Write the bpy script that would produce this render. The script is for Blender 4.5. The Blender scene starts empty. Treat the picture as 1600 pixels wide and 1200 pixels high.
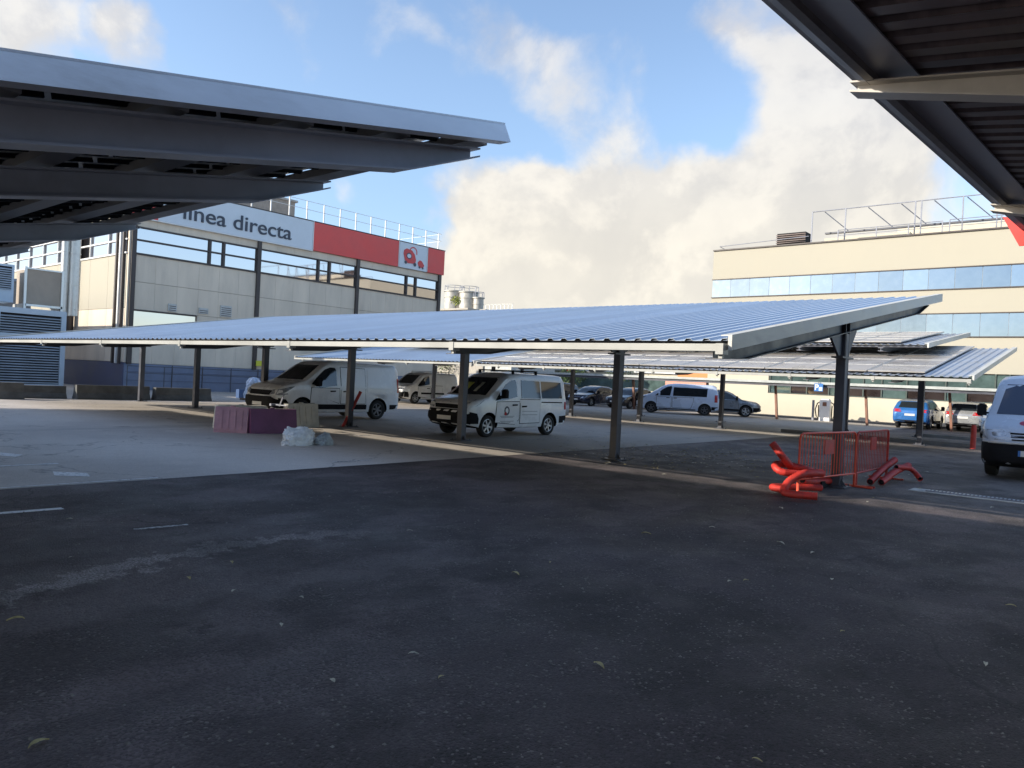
import bpy, bmesh, math, random
import numpy as np
from mathutils import Vector, Matrix, Quaternion
from mathutils.bvhtree import BVHTree
random.seed(7)
R = math.radians
SC = bpy.context.scene
COL = SC.collection

# ------------------------------------------------------------------ camera, sky, sun, exposure
YAW, PITCH, ROLL = R(40.32), R(-0.254), R(2.78)
fwd = Vector((-math.sin(YAW)*math.cos(PITCH), math.cos(YAW)*math.cos(PITCH), math.sin(PITCH)))
rt0 = Vector((math.cos(YAW), math.sin(YAW), 0)); up0 = rt0.cross(fwd)
rt = rt0*math.cos(ROLL)+up0*math.sin(ROLL); up = -rt0*math.sin(ROLL)+up0*math.cos(ROLL)
cd = bpy.data.cameras.new('camera'); cam = bpy.data.objects.new('camera', cd); COL.objects.link(cam)
cam.matrix_world = Matrix(((rt.x, up.x, -fwd.x, 0), (rt.y, up.y, -fwd.y, 0), (rt.z, up.z, -fwd.z, 1.6), (0, 0, 0, 1)))
cd.sensor_width = 36; cd.lens = 1182/1600*36; cd.clip_start = .05; cd.clip_end = 3000
SC.camera = cam
SC.view_settings.view_transform = 'Standard'; SC.view_settings.look = 'None'
SC.view_settings.gamma = 1; SC.view_settings.use_curve_mapping = False
SC.view_settings.exposure = 1.75
SKY_STRENGTH = 0.14
SUN_STRENGTH = 2.0
SUN_ELEV = 21.4
tosun = Vector((-.6*math.cos(R(SUN_ELEV)), -.8*math.cos(R(SUN_ELEV)), math.sin(R(SUN_ELEV))))
sl = bpy.data.lights.new('sun', 'SUN'); sl.energy = SUN_STRENGTH; sl.angle = R(.5); sl.color = (1, .92, .79)
so = bpy.data.objects.new('sun', sl); COL.objects.link(so); so.rotation_euler = tosun.to_track_quat('Z', 'Y').to_euler()
so.location = (-30, -40, 30)


def nn(nt, t, loc=(0, 0), **kw):
    n = nt.nodes.new(t); n.location = loc
    for k, v in kw.items():
        if k in n.inputs: n.inputs[k].default_value = v
        else: setattr(n, k, v)
    return n


def math_n(nt, op, a, b=None, clamp=False):
    n = nt.nodes.new('ShaderNodeMath'); n.operation = op; n.use_clamp = clamp
    for i, v in enumerate((a, b)):
        if v is None: continue
        if isinstance(v, (int, float)): n.inputs[i].default_value = v
        else: nt.links.new(v, n.inputs[i])
    return n.outputs[0]


def mix_col(nt, f, a, b, blend='MIX'):
    n = nt.nodes.new('ShaderNodeMix'); n.data_type = 'RGBA'; n.blend_type = blend
    for i, v in ((0, f), (6, a), (7, b)):
        if isinstance(v, (int, float)): n.inputs[i].default_value = v
        elif isinstance(v, (tuple, list)): n.inputs[i].default_value = (*v[:3], 1)
        else: nt.links.new(v, n.inputs[i])
    return n.outputs[2]


def map_range(nt, v, a, b, c=0.0, d=1.0, smooth=True):
    n = nt.nodes.new('ShaderNodeMapRange'); n.interpolation_type = 'SMOOTHSTEP' if smooth else 'LINEAR'
    nt.links.new(v, n.inputs[0])
    for i, x in enumerate((a, b, c, d)): n.inputs[1+i].default_value = x
    return n.outputs[0]


def dirv(x, y):
    return (fwd + rt*(x-800)/1182 - up*(y-600)/1182).normalized()


world = bpy.data.worlds.new('World'); SC.world = world; world.use_nodes = True
wt = world.node_tree; wt.nodes.clear()
sky = nn(wt, 'ShaderNodeTexSky'); sky.sky_type = 'NISHITA'; sky.sun_disc = False
sky.sun_elevation = R(SUN_ELEV); sky.sun_rotation = math.atan2(-.6, -.8) % (2*math.pi)
sky.air_density = 1.0; sky.dust_density = 0.6; sky.ozone_density = 1.6
tc = nn(wt, 'ShaderNodeTexCoord')
vn = nn(wt, 'ShaderNodeVectorMath', operation='NORMALIZE'); wt.links.new(tc.outputs['Generated'], vn.inputs[0])
D = vn.outputs[0]
sep = nn(wt, 'ShaderNodeSeparateXYZ'); wt.links.new(D, sep.inputs[0])
zz = math_n(wt, 'ADD', math_n(wt, 'MAXIMUM', sep.outputs[2], 0.0), .22)
comb = nn(wt, 'ShaderNodeCombineXYZ')
wt.links.new(math_n(wt, 'DIVIDE', sep.outputs[0], zz), comb.inputs[0]); wt.links.new(math_n(wt, 'DIVIDE', sep.outputs[1], zz), comb.inputs[1])
_o = nn(wt, 'ShaderNodeVectorMath', operation='ADD'); wt.links.new(D, _o.inputs[0]); _o.inputs[1].default_value = (20.2, -4.4, 0)
n1 = nn(wt, 'ShaderNodeTexNoise', Scale=5.2, Detail=10.0, Roughness=.58, Distortion=.2); wt.links.new(_o.outputs[0], n1.inputs['Vector'])
n2 = nn(wt, 'ShaderNodeTexNoise', Scale=7.0, Detail=8.0, Roughness=.55); wt.links.new(D, n2.inputs['Vector'])
# warp the view direction a little so that the big cloud banks have uneven borders
wn = nn(wt, 'ShaderNodeTexNoise', Scale=5.0, Detail=5.0); wt.links.new(D, wn.inputs['Vector'])
ws = nn(wt, 'ShaderNodeVectorMath', operation='SUBTRACT'); wt.links.new(wn.outputs['Color'], ws.inputs[0]); ws.inputs[1].default_value = (.5, .5, .5)
wsc = nn(wt, 'ShaderNodeVectorMath', operation='SCALE'); wt.links.new(ws.outputs[0], wsc.inputs[0]); wsc.inputs['Scale'].default_value = .2
wa = nn(wt, 'ShaderNodeVectorMath', operation='ADD'); wt.links.new(D, wa.inputs[0]); wt.links.new(wsc.outputs[0], wa.inputs[1])
wnm = nn(wt, 'ShaderNodeVectorMath', operation='NORMALIZE'); wt.links.new(wa.outputs[0], wnm.inputs[0]); DW = wnm.outputs[0]
banks = [(200, 78, 2.6, 1.0), (30, 62, 2.8, 1.0), (130, 5, 2.5, .5), (430, 35, 4.5, .6), (470, 95, 3, .45), (600, 25, 3, .4), (640, 95, 3.5, .55), (740, 55, 4, .5), (820, 85, 5, .55), (910, 115, 5, .7),
         (770, 290, 4, .8), (700, 262, 3.5, .3), (760, 440, 8, .8), (920, 390, 6, 1.0), (1060, 430, 8, .6), (910, 275, 4, .45), (1010, 262, 4, .5),
         (1250, 300, 8, .55), (1420, 330, 12, .7), (1100, 110, 4, .5), (1200, 120, 6, .4), (1060, 345, 5, .5), (550, 275, 2.5, .6), (720, 385, 4, .4), (1320, 190, 9, .6), (1280, 60, 6, .3), (1180, 420, 9, .7), (850, 470, 9, .8),
         (1135, 225, 4, -1.0), (1085, 190, 4, -.7), (1000, 305, 3, -.6), (860, 200, 6, -.7), (640, 200, 8, -.5), (650, 340, 5, -.5), (700, 150, 4, -.4), (1010, 15, 5, -.4), (330, 70, 3, -.4), (550, 130, 5, -.3)]
dens = math_n(wt, 'MULTIPLY', math_n(wt, 'SUBTRACT', n1.outputs[0], .5), 3.5)
dens = math_n(wt, 'ADD', dens, -.39)
dens = math_n(wt, 'ADD', dens, map_range(wt, sep.outputs[2], .12, -.05, 0, .35))
for (x, y, r_, s_) in banks:
    dn = nn(wt, 'ShaderNodeVectorMath', operation='DOT_PRODUCT'); wt.links.new(DW, dn.inputs[0]); dn.inputs[1].default_value = dirv(x, y)
    dens = math_n(wt, 'ADD', dens, map_range(wt, dn.outputs['Value'], math.cos(R(r_*1.3)), 1.0, 0, s_))
mask = map_range(wt, dens, -.25, .85)
_o2 = nn(wt, 'ShaderNodeVectorMath', operation='ADD'); wt.links.new(_o.outputs[0], _o2.inputs[0]); _o2.inputs[1].default_value = (-.012, -.016, .03)
n1b = nn(wt, 'ShaderNodeTexNoise', Scale=5.2, Detail=10.0, Roughness=.58, Distortion=.2); wt.links.new(_o2.outputs[0], n1b.inputs['Vector'])
relief = map_range(wt, math_n(wt, 'SUBTRACT', n1.outputs[0], n1b.outputs[0]), -.07, .07)
lit = math_n(wt, 'ADD', math_n(wt, 'MULTIPLY', relief, .6), math_n(wt, 'MULTIPLY', map_range(wt, n2.outputs[0], .35, .65), .4))
bright = map_range(wt, dens, .3, 1.15)
cool = mix_col(wt, lit, (1.25, 1.31, 1.48), (1.88, 1.88, 1.9))
warm = mix_col(wt, lit, (1.75, 1.65, 1.47), (2.3, 2.13, 1.82))
hw = map_range(wt, sep.outputs[2], .46, .14)
ccol = mix_col(wt, math_n(wt, 'MAXIMUM', hw, math_n(wt, 'MULTIPLY', bright, .3)), cool, warm)
tint = mix_col(wt, map_range(wt, sep.outputs[2], -.02, .38), (.38, .40, .47), (.62, .60, .60))
skyc = mix_col(wt, 1.0, sky.outputs[0], tint, 'MULTIPLY')
final = mix_col(wt, math_n(wt, 'MULTIPLY', mask, .96), skyc, ccol)
bg = nn(wt, 'ShaderNodeBackground', Strength=SKY_STRENGTH); wt.links.new(final, bg.inputs[0])
wo = nn(wt, 'ShaderNodeOutputWorld'); wt.links.new(bg.outputs[0], wo.inputs[0])

# ------------------------------------------------------------------ materials
MATS = {}


def mat(name, col, rough=.6, metal=0.0, var=.12, vscale=3.0, bump=0.0, bscale=40.0, dirt=0.0, dirtcol=(.08, .07, .06), coat=0.0, spec=.5, stretch=(1, 1, 1), emit=None):
    if name in MATS: return MATS[name]
    m = bpy.data.materials.new(name); m.use_nodes = True; nt = m.node_tree
    p = nt.nodes['Principled BSDF']
    p.inputs['Roughness'].default_value = rough; p.inputs['Metallic'].default_value = metal
    p.inputs['Specular IOR Level'].default_value = spec
    if coat: p.inputs['Coat Weight'].default_value = coat; p.inputs['Coat Roughness'].default_value = .05
    geo = nn(nt, 'ShaderNodeNewGeometry'); mp = nn(nt, 'ShaderNodeMapping'); mp.inputs['Scale'].default_value = stretch
    nt.links.new(geo.outputs['Position'], mp.inputs[0]); P = mp.outputs[0]
    out = None
    if var:
        n = nn(nt, 'ShaderNodeTexNoise', Scale=vscale, Detail=6.0, Roughness=.6); nt.links.new(P, n.inputs['Vector'])
        lo = tuple(c*(1-var) for c in col); hi = tuple(min(1, c*(1+var)) for c in col)
        out = mix_col(nt, map_range(nt, n.outputs[0], .3, .7), lo, hi)
        r_ = map_range(nt, n.outputs[0], .3, .7, max(.02, rough-.08), min(1, rough+.08)); nt.links.new(r_, p.inputs['Roughness'])
    if dirt:
        n = nn(nt, 'ShaderNodeTexNoise', Scale=vscale*.6, Detail=8.0, Roughness=.7); nt.links.new(P, n.inputs['Vector'])
        f = math_n(nt, 'MULTIPLY', map_range(nt, n.outputs[0], .5, .72), dirt)
        out = mix_col(nt, f, out if out is not None else col, dirtcol)
    if out is not None: nt.links.new(out, p.inputs['Base Color'])
    else: p.inputs['Base Color'].default_value = (*col, 1)
    if bump:
        n = nn(nt, 'ShaderNodeTexNoise', Scale=bscale, Detail=3.0); nt.links.new(P, n.inputs['Vector'])
        b = nn(nt, 'ShaderNodeBump', Strength=bump, Distance=.02); nt.links.new(n.outputs[0], b.inputs['Height']); nt.links.new(b.outputs[0], p.inputs['Normal'])
    if emit: p.inputs['Emission Color'].default_value = (*emit, 1); p.inputs['Emission Strength'].default_value = 1
    MATS[name] = m
    return m


STEEL = mat('dark painted steel', (.075, .08, .10), .45, .0, .15, 2.5, dirt=.25, dirtcol=(.12, .10, .09))
STEELG = mat('grey painted steel', (.24, .25, .29), .42, .0, .12, 1.5, dirt=.2, dirtcol=(.10, .09, .08))
BEIGESTEEL = mat('weathered pale beam', (.42, .39, .35), .5, .0, .12, 2.5, dirt=.35, dirtcol=(.22, .19, .16))
FASCIA = mat('cream fascia', (.56, .55, .50), .38, .0, .08, 1.5, dirt=.35, dirtcol=(.30, .28, .25), stretch=(1, 1, 3))
GUTTER = mat('cream gutter', (.38, .38, .35), .4, .0, .08, 1.2, dirt=.3, dirtcol=(.33, .30, .25))
BLUEROOF = mat('galvanised blue roof', (.48, .56, .66), .38, .1, .04, .6, dirt=.08, dirtcol=(.36, .43, .54))
def vary(m, amt=.05):
    nt = m.node_tree; p = nt.nodes['Principled BSDF']; l = p.inputs['Base Color'].links[0]; src = l.from_socket
    oi = nt.nodes.new('ShaderNodeObjectInfo'); f = map_range(nt, oi.outputs['Random'], 0, 1, 0, 1, False)
    nt.links.new(mix_col(nt, 1.0, src, mix_col(nt, f, (1-amt,)*3, (1+amt,)*3), 'MULTIPLY'), p.inputs['Base Color'])


vary(BLUEROOF, .06)
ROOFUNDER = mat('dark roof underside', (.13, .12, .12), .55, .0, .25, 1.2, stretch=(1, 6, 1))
PANEL = mat('solar glass', (.44, .41, .38), .3, .25, .08, .7)  # pale base colour carries the cream sky reflected in the panels
PANELBACK = mat('solar back', (.10, .10, .105), .5, .0, .2, 2)
ALU = mat('aluminium frame', (.62, .62, .60), .35, .6, .06, 3)
GALV = mat('galvanised sheet', (.42, .46, .52), .35, .4, .15, 1.4, dirt=.25, dirtcol=(.18, .19, .2))
BLACK = mat('black plastic', (.014, .014, .016), .75, .0, .2, 8, spec=.15)
RUBBER = mat('tyre rubber', (.02, .02, .02), .85, .0, .2, 8)
RIMC = mat('silver rim', (.45, .46, .48), .3, .7, .06, 5)
RIMD = mat('steel rim', (.14, .14, .15), .45, .5, .1, 5)
GLASSD = mat('dark vehicle glass', (.015, .02, .025), .04, .0, 0, spec=.8)
LAMP = mat('headlamp', (.45, .48, .52), .08, .4, .3, 12)
TAIL = mat('red tail lamp', (.45, .015, .02), .12, .0, .1, 9, coat=.5)
PLATE = mat('number plate', (.62, .62, .60), .4, .0, .05, 8)
WHITEV = mat('white vehicle paint', (.88, .88, .88), .28, .0, .04, 1.0, dirt=.18, dirtcol=(.42, .42, .42), coat=.5)
BLUEGREYV = mat('pale blue vehicle paint', (.58, .66, .80), .3, .1, .04, 1.0, dirt=.15, dirtcol=(.3, .33, .4), coat=.5)
GREYV = mat('grey vehicle paint', (.22, .24, .27), .3, .4, .05, 2.0, coat=.6)
DARKV = mat('dark vehicle paint', (.02, .02, .027), .25, .2, .1, 2.0, coat=.7)
NAVYV = mat('navy vehicle paint', (.022, .026, .05), .25, .2, .1, 2.0, coat=.7)
BLUEV = mat('blue vehicle paint', (.03, .15, .42), .28, .2, .05, 2.0, coat=.7)
SILVERV = mat('silver vehicle paint', (.40, .41, .42), .25, .5, .05, 2.0, coat=.6)
BEIGEW = mat('beige precast wall', (.70, .60, .48), .8, .0, .08, .7, bump=.15, bscale=12, dirt=.30, dirtcol=(.44, .38, .32), stretch=(1.4, 1.4, .35))
BEIGER = mat('warm beige render', (.40, .37, .295), .8, .0, .03, .3, bump=.1, bscale=14, dirt=.10, dirtcol=(.46, .40, .31), stretch=(1, 1, .4))
CREAMR = mat('cream render', (.55, .50, .39), .85, .0, .04, .5, bump=.1, bscale=14, dirt=.1, dirtcol=(.55, .48, .36))
MULL = mat('brown mullion', (.055, .042, .038), .5, .0, .15, 3)
MIRROR = mat('mirror glass', (.56, .54, .55), .03, 1.0, 0)
MIRRORB = mat('blue mirror glass', (.27, .34, .42), .04, 1.0, 0)
GREENGL = mat('green glass', (.10, .15, .14), .06, .3, .3, .9, spec=.8)
DKGLASS = mat('dark brown glass', (.035, .026, .024), .08, .1, .3, .8, spec=.8)
PLINTH_SHADED = mat('shaded blue plinth', (.07, .08, .15), .6, .0, .12, .8)  # plinth blue darkened to stand for the shade on the short side
PLINTH = mat('blue grey plinth', (.17, .20, .28), .6, .0, .12, .8, dirt=.3, dirtcol=(.10, .11, .15))
REDSIGN = mat('red sign panel', (.72, .075, .065), .45, .0, .05, .8)
WHITESIGN = mat('white sign panel', (.62, .67, .72), .4, .0, .04, .8)
INK = mat('sign lettering', (.035, .045, .07), .45, .0, 0)
WHITEP = mat('white rail paint', (.74, .74, .72), .45, .0, .05, 3)
LOUV = mat('blue grey louvre housing', (.42, .50, .58), .5, .0, .08, 1, dirt=.2, dirtcol=(.25, .28, .3))
LOUVD = mat('louvre slat', (.40, .45, .50), .45, .1, .1, 2)
DARKIN = mat('dark interior', (.012, .012, .014), .9, .0, 0)
STAIN = mat('stainless duct', (.60, .58, .54), .35, .5, .1, 3)
TAN = mat('tan housing', (.33, .27, .21), .6, .0, .08, 1.5)
CONCB = mat('concrete block', (.13, .13, .125), .9, .0, .25, 2.2, bump=.3, bscale=30, dirt=.4, dirtcol=(.05, .05, .05))
REDP = mat('red barrier paint', (.80, .09, .04), .4, .0, .15, 6, dirt=.2, dirtcol=(.3, .03, .02))
REDPD = mat('dull red barrier paint', (.50, .04, .03), .45, .0, .2, 6, dirt=.3, dirtcol=(.12, .04, .03))
REDH = mat('red corrugated hose', (.56, .04, .03), .55, .0, .25, 8, dirt=.45, dirtcol=(.25, .06, .05))
MAROON = mat('maroon plastic', (.21, .075, .16), .5, .0, .12, 3, dirt=.2, dirtcol=(.2, .1, .14))
PINKP = mat('faded pink plastic', (.60, .33, .38), .5, .0, .12, 3, dirt=.3, dirtcol=(.25, .12, .15))
CREAMP = mat('cream plastic', (.66, .63, .55), .5, .0, .12, 4, dirt=.3, dirtcol=(.3, .27, .22))
BAG = mat('white plastic bag', (.88, .91, .95), .35, .0, .12, 9, bump=.5, bscale=14)
PAINTW = None
LEAFM = mat('dry leaf', (.48, .40, .18), .6, .0, .3, 20)
LEAFB = mat('pale leaf', (.55, .52, .42), .6, .0, .3, 20)
ORANGE = mat('orange sign', (.70, .22, .06), .5, .0, .05, 1)
YELL = mat('yellow sign', (.65, .62, .05), .5, .0, .05, 1)
BROWNP = mat('brown post paint', (.24, .11, .07), .5, .0, .15, 3)
SIGNB = mat('blue parking sign', (.03, .16, .45), .4, .0, 0)
LEAFG = mat('shrub leaves', (.06, .10, .03), .6, .0, .4, 5)
BARK = mat('bark', (.08, .06, .045), .9, .0, .3, 6)
RIMS = {'s': RIMC, 'd': RIMD}

for m_ in (BEIGEW, GALV, PANEL, CONCB): vary(m_, .035)
MIRRORB = mat('pale blue mirror glass', (.29, .345, .40), .05, 1.0, .04, 2)
vary(MIRRORB, .14)
# ------------------------------------------------------------------ mesh helpers


class MB:
    def __init__(s):
        s.v = []; s.f = []; s.m = []; s.sm = []

    def add(s, vs, fs, mi=0, smooth=False):
        o = len(s.v); s.v += [tuple(v) for v in vs]
        for f in fs: s.f.append([o+i for i in f]); s.m.append(mi); s.sm.append(smooth)
        return s

    def box(s, a, b, mi=0):
        (x0, y0, z0), (x1, y1, z1) = a, b
        vs = [(x0, y0, z0), (x1, y0, z0), (x1, y1, z0), (x0, y1, z0), (x0, y0, z1), (x1, y0, z1), (x1, y1, z1), (x0, y1, z1)]
        return s.add(vs, [(0, 3, 2, 1), (4, 5, 6, 7), (0, 1, 5, 4), (1, 2, 6, 5), (2, 3, 7, 6), (3, 0, 4, 7)], mi)

    def prism(s, poly, axis, a, b, mi=0):
        """poly in the two other axes (in xyz order), extruded from a to b along axis"""
        n = len(poly)

        def P(u, v, w): return {0: (w, u, v), 1: (u, w, v), 2: (u, v, w)}[axis]
        vs = [P(u, v, a) for u, v in poly]+[P(u, v, b) for u, v in poly]
        fs = [tuple(range(n))[::-1], tuple(range(n, 2*n))]+[(i, (i+1) % n, n+(i+1) % n, n+i) for i in range(n)]
        return s.add(vs, fs, mi)

    def tube(s, pts, r, n=8, mi=0, caps=True, radii=None):
        pts = [Vector(p) for p in pts]; rings = []
        prev = None
        for i, p in enumerate(pts):
            t = (pts[min(i+1, len(pts)-1)]-pts[max(i-1, 0)]).normalized()
            if prev is None:
                a = Vector((0, 0, 1)) if abs(t.z) < .9 else Vector((1, 0, 0)); nx = t.cross(a).normalized()
            else: nx = (prev-t*prev.dot(t)).normalized()
            prev = nx; ny = t.cross(nx); rr = radii[i] if radii else r
            rings.append([p+nx*math.cos(2*math.pi*k/n)*rr+ny*math.sin(2*math.pi*k/n)*rr for k in range(n)])
        vs = [v for rg in rings for v in rg]; fs = []
        for i in range(len(pts)-1):
            for k in range(n): fs.append((i*n+k, i*n+(k+1) % n, (i+1)*n+(k+1) % n, (i+1)*n+k))
        s.add(vs, fs, mi, True)
        if caps:
            s.add(rings[0], [tuple(range(n))[::-1]], mi); s.add(rings[-1], [tuple(range(n))], mi)
        return s

    def bar(s, a, b, w, h=None, mi=0, upv=(0, 0, 1)):
        a, b = Vector(a), Vector(b); h = h or w; t = (b-a).normalized()
        u = Vector(upv)
        if abs(t.dot(u)) > .95: u = Vector((1, 0, 0))
        x = t.cross(u).normalized()*w/2; y = x.cross(t).normalized()*h/2
        vs = [a-x-y, a+x-y, a+x+y, a-x+y, b-x-y, b+x-y, b+x+y, b-x+y]
        return s.add(vs, [(0, 3, 2, 1), (4, 5, 6, 7), (0, 1, 5, 4), (1, 2, 6, 5), (2, 3, 7, 6), (3, 0, 4, 7)], mi)

    def mesh(s, name):
        me = bpy.data.meshes.new(name); me.from_pydata(s.v, [], s.f)
        me.polygons.foreach_set('material_index', s.m); me.polygons.foreach_set('use_smooth', s.sm)
        bm = bmesh.new(); bm.from_mesh(me); bmesh.ops.recalc_face_normals(bm, faces=bm.faces); bm.to_mesh(me); bm.free()
        me.update(); return me

    def build(s, name, m, parent=None, loc=(0, 0, 0), rot=(0, 0, 0)):
        return link(name, s.mesh(name), m, parent, loc, rot)


def link(name, me, m=None, parent=None, loc=(0, 0, 0), rot=(0, 0, 0)):
    o = bpy.data.objects.new(name, me); COL.objects.link(o); o.location = loc; o.rotation_euler = rot
    if m is not None and len(me.materials) == 0:
        for k in (m if isinstance(m, (list, tuple)) else [m]): me.materials.append(k)
    if parent: o.parent = parent
    return o


def tag(o, label, cat, group=None):
    o['label'] = label; o['category'] = cat
    if group: o['group'] = group
    return o


def thing(name, label, cat, loc=(0, 0, 0), rz=0, group=None):
    o = bpy.data.objects.new(name, None); COL.objects.link(o); o.location = loc; o.rotation_euler = (0, 0, rz)
    o.empty_display_size = .3
    return tag(o, label, cat, group)


def struct(o): o['kind'] = 'structure'; return o


def text_mesh(body, size, extrude=.004, bold=0.0):
    c = bpy.data.curves.new('t', 'FONT'); c.body = body; c.size = size; c.extrude = extrude; c.offset = bold
    o = bpy.data.objects.new('t', c); COL.objects.link(o)
    dg = bpy.context.evaluated_depsgraph_get(); me = bpy.data.meshes.new_from_object(o.evaluated_get(dg))
    bpy.data.objects.remove(o); bpy.data.curves.remove(c); me.materials.clear()
    return me


def leaf_clump(n, r, size, seed, flat=1.0):
    rnd = random.Random(seed); mb = MB()
    for _ in range(n):
        a = rnd.uniform(0, 2*math.pi); b = math.acos(rnd.uniform(-1, 1)); q = rnd.random()**.45*r
        c = Vector((q*math.sin(b)*math.cos(a), q*math.sin(b)*math.sin(a), q*math.cos(b)*flat))
        t = Vector((rnd.uniform(-1, 1), rnd.uniform(-1, 1), rnd.uniform(-1, 1))).normalized(); w = t.cross(Vector((rnd.random(), rnd.random(), rnd.random()+.1))).normalized()
        s_ = size*rnd.uniform(.6, 1.4)
        mb.add([c-t*s_, c+w*s_*.5, c+t*s_, c-w*s_*.5], [(0, 1, 2, 3)])
    return mb


# ------------------------------------------------------------------ ground
def ground_mat(kind):
    m = bpy.data.materials.new('asphalt' if kind == 'a' else 'old concrete'); m.use_nodes = True; nt = m.node_tree; p = nt.nodes['Principled BSDF']
    geo = nn(nt, 'ShaderNodeNewGeometry'); P = geo.outputs['Position']

    def noise(sc, det=6, rough=.6, st=None, rot=0):
        v = P
        if st:
            mp = nn(nt, 'ShaderNodeMapping'); mp.inputs['Scale'].default_value = st; mp.inputs['Rotation'].default_value = (0, 0, rot); nt.links.new(P, mp.inputs[0]); v = mp.outputs[0]
        n = nn(nt, 'ShaderNodeTexNoise', Scale=sc, Detail=float(det), Roughness=rough); nt.links.new(v, n.inputs['Vector']); return n.outputs[0]
    sp = nn(nt, 'ShaderNodeSeparateXYZ'); nt.links.new(P, sp.inputs[0]); X, Y = sp.outputs[0], sp.outputs[1]
    big = noise(.22, 5, .55); mid = noise(1.1, 7, .65); fine = noise(60, 4, .7); streak = noise(.5, 6, .6, (1, .18, 1), R(-20))
    vor = nn(nt, 'ShaderNodeTexVoronoi', Scale=75.0); nt.links.new(P, vor.inputs['Vector'])
    if kind == 'a':
        c = mix_col(nt, map_range(nt, big, .35, .65), (.048, .037, .041), (.092, .072, .075))
        c = mix_col(nt, math_n(nt, 'MULTIPLY', map_range(nt, mid, .45, .7), .55), c, (.100, .086, .087))
        c = mix_col(nt, math_n(nt, 'MULTIPLY', map_range(nt, streak, .52, .72), .6), c, (.038, .030, .033))
        # crisp-edged darker resurfaced patches, and tyre tracks running up the lane
        pt_ = noise(.33, 8, .62, (1, .6, 1), R(25))
        c = mix_col(nt, math_n(nt, 'MULTIPLY', map_range(nt, pt_, .485, .505), .60), c, (.032, .025, .029))
        for tx, tw, ta in ((-1.45, .30, .55), (-3.15, .26, .45), (-5.0, .25, .25), (-7.2, .3, .25)):
            d_ = math_n(nt, 'ABSOLUTE', math_n(nt, 'ADD', math_n(nt, 'ADD', X, -tx), math_n(nt, 'MULTIPLY', math_n(nt, 'SUBTRACT', big, .5), 2.2)))
            tr = math_n(nt, 'MULTIPLY', map_range(nt, d_, tw, tw*.3), map_range(nt, streak, .35, .6))
            c = mix_col(nt, math_n(nt, 'MULTIPLY', tr, ta), c, (.025, .020, .023))
        dust = noise(.16, 6, .6)
        c = mix_col(nt, math_n(nt, 'MULTIPLY', map_range(nt, dust, .47, .60), .5), c, (.125, .107, .110))
        # older greyer aggregate under and beyond the first carport
        f = map_range(nt, math_n(nt, 'ADD', Y, math_n(nt, 'MULTIPLY', mid, 1.5)), 12.0, 15.0)
        c = mix_col(nt, math_n(nt, 'MULTIPLY', f, .85), c, (.135, .118, .108))
        # ragged band of worn, lighter aggregate crossing the front
        bx = math_n(nt, 'ADD', math_n(nt, 'MULTIPLY', math_n(nt, 'SUBTRACT', Y, 3.6), math_n(nt, 'SUBTRACT', Y, 3.6)), 0)
        cx = math_n(nt, 'ADD', X, math_n(nt, 'SUBTRACT', 6.22, math_n(nt, 'MULTIPLY', bx, .12)))
        cx = math_n(nt, 'ABSOLUTE', math_n(nt, 'ADD', cx, math_n(nt, 'MULTIPLY', math_n(nt, 'ADD', math_n(nt, 'SUBTRACT', mid, .5), math_n(nt, 'MULTIPLY', math_n(nt, 'SUBTRACT', noise(5.0, 8, .75), .5), .6)), 1.9)))
        band = map_range(nt, cx, .22, .16)
        band = math_n(nt, 'MULTIPLY', band, map_range(nt, Y, 5.6, 3.6))
        band = math_n(nt, 'MULTIPLY', band, map_range(nt, fine, .38, .56))
        c = mix_col(nt, math_n(nt, 'MULTIPLY', band, .9), c, (.30, .28, .27))
        mot = noise(.62, 9, .62, (1, .75, 1), R(35))
        c = mix_col(nt, 1.0, c, mix_col(nt, map_range(nt, mot, .44, .56), (.60, .59, .61), (1.28, 1.26, 1.27)), 'MULTIPLY')
        blot = noise(1.9, 8, .7)
        c = mix_col(nt, math_n(nt, 'MULTIPLY', map_range(nt, blot, .60, .66), .6), c, (.024, .020, .022))
        # stony salt-and-pepper grain
        sc_ = nn(nt, 'ShaderNodeSeparateXYZ'); nt.links.new(vor.outputs['Color'], sc_.inputs[0]); g = sc_.outputs[0]
        rawn = noise(2.6, 5, .6)
        gc = mix_col(nt, g, (.50, .49, .50), (1.5, 1.46, 1.46))
        c = mix_col(nt, map_range(nt, rawn, .3, .7, .45, 1.0), c, mix_col(nt, 1.0, c, gc, 'MULTIPLY'))
        c = mix_col(nt, math_n(nt, 'MULTIPLY', map_range(nt, sc_.outputs[1], .945, .97), map_range(nt, rawn, .35, .65, .1, .75)), c, (.24, .215, .20))
        cr = nn(nt, 'ShaderNodeTexVoronoi', Scale=.17, feature='DISTANCE_TO_EDGE')
        wv = nn(nt, 'ShaderNodeVectorMath', operation='ADD'); nz = nn(nt, 'ShaderNodeTexNoise', Scale=1.1, Detail=8.0); nt.links.new(P, nz.inputs['Vector']); nt.links.new(P, wv.inputs[0]); nt.links.new(nz.outputs['Color'], wv.inputs[1])
        nt.links.new(wv.outputs[0], cr.inputs['Vector'])
        c = mix_col(nt, math_n(nt, 'MULTIPLY', map_range(nt, cr.outputs['Distance'], .004, .0008), .55), c, (.012, .011, .013))
        sp2 = map_range(nt, noise(120, 2, .5), .66, .72)
        c = mix_col(nt, math_n(nt, 'MULTIPLY', sp2, .5), c, (.20, .19, .185))
        rough = map_range(nt, mid, .3, .7, .60, .85); bs, bd = 1.0, .012
    else:
        c = mix_col(nt, map_range(nt, big, .35, .65), (.46, .415, .38), (.60, .55, .50))
        c = mix_col(nt, math_n(nt, 'MULTIPLY', map_range(nt, mid, .5, .72), .5), c, (.68, .62, .56))
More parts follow.
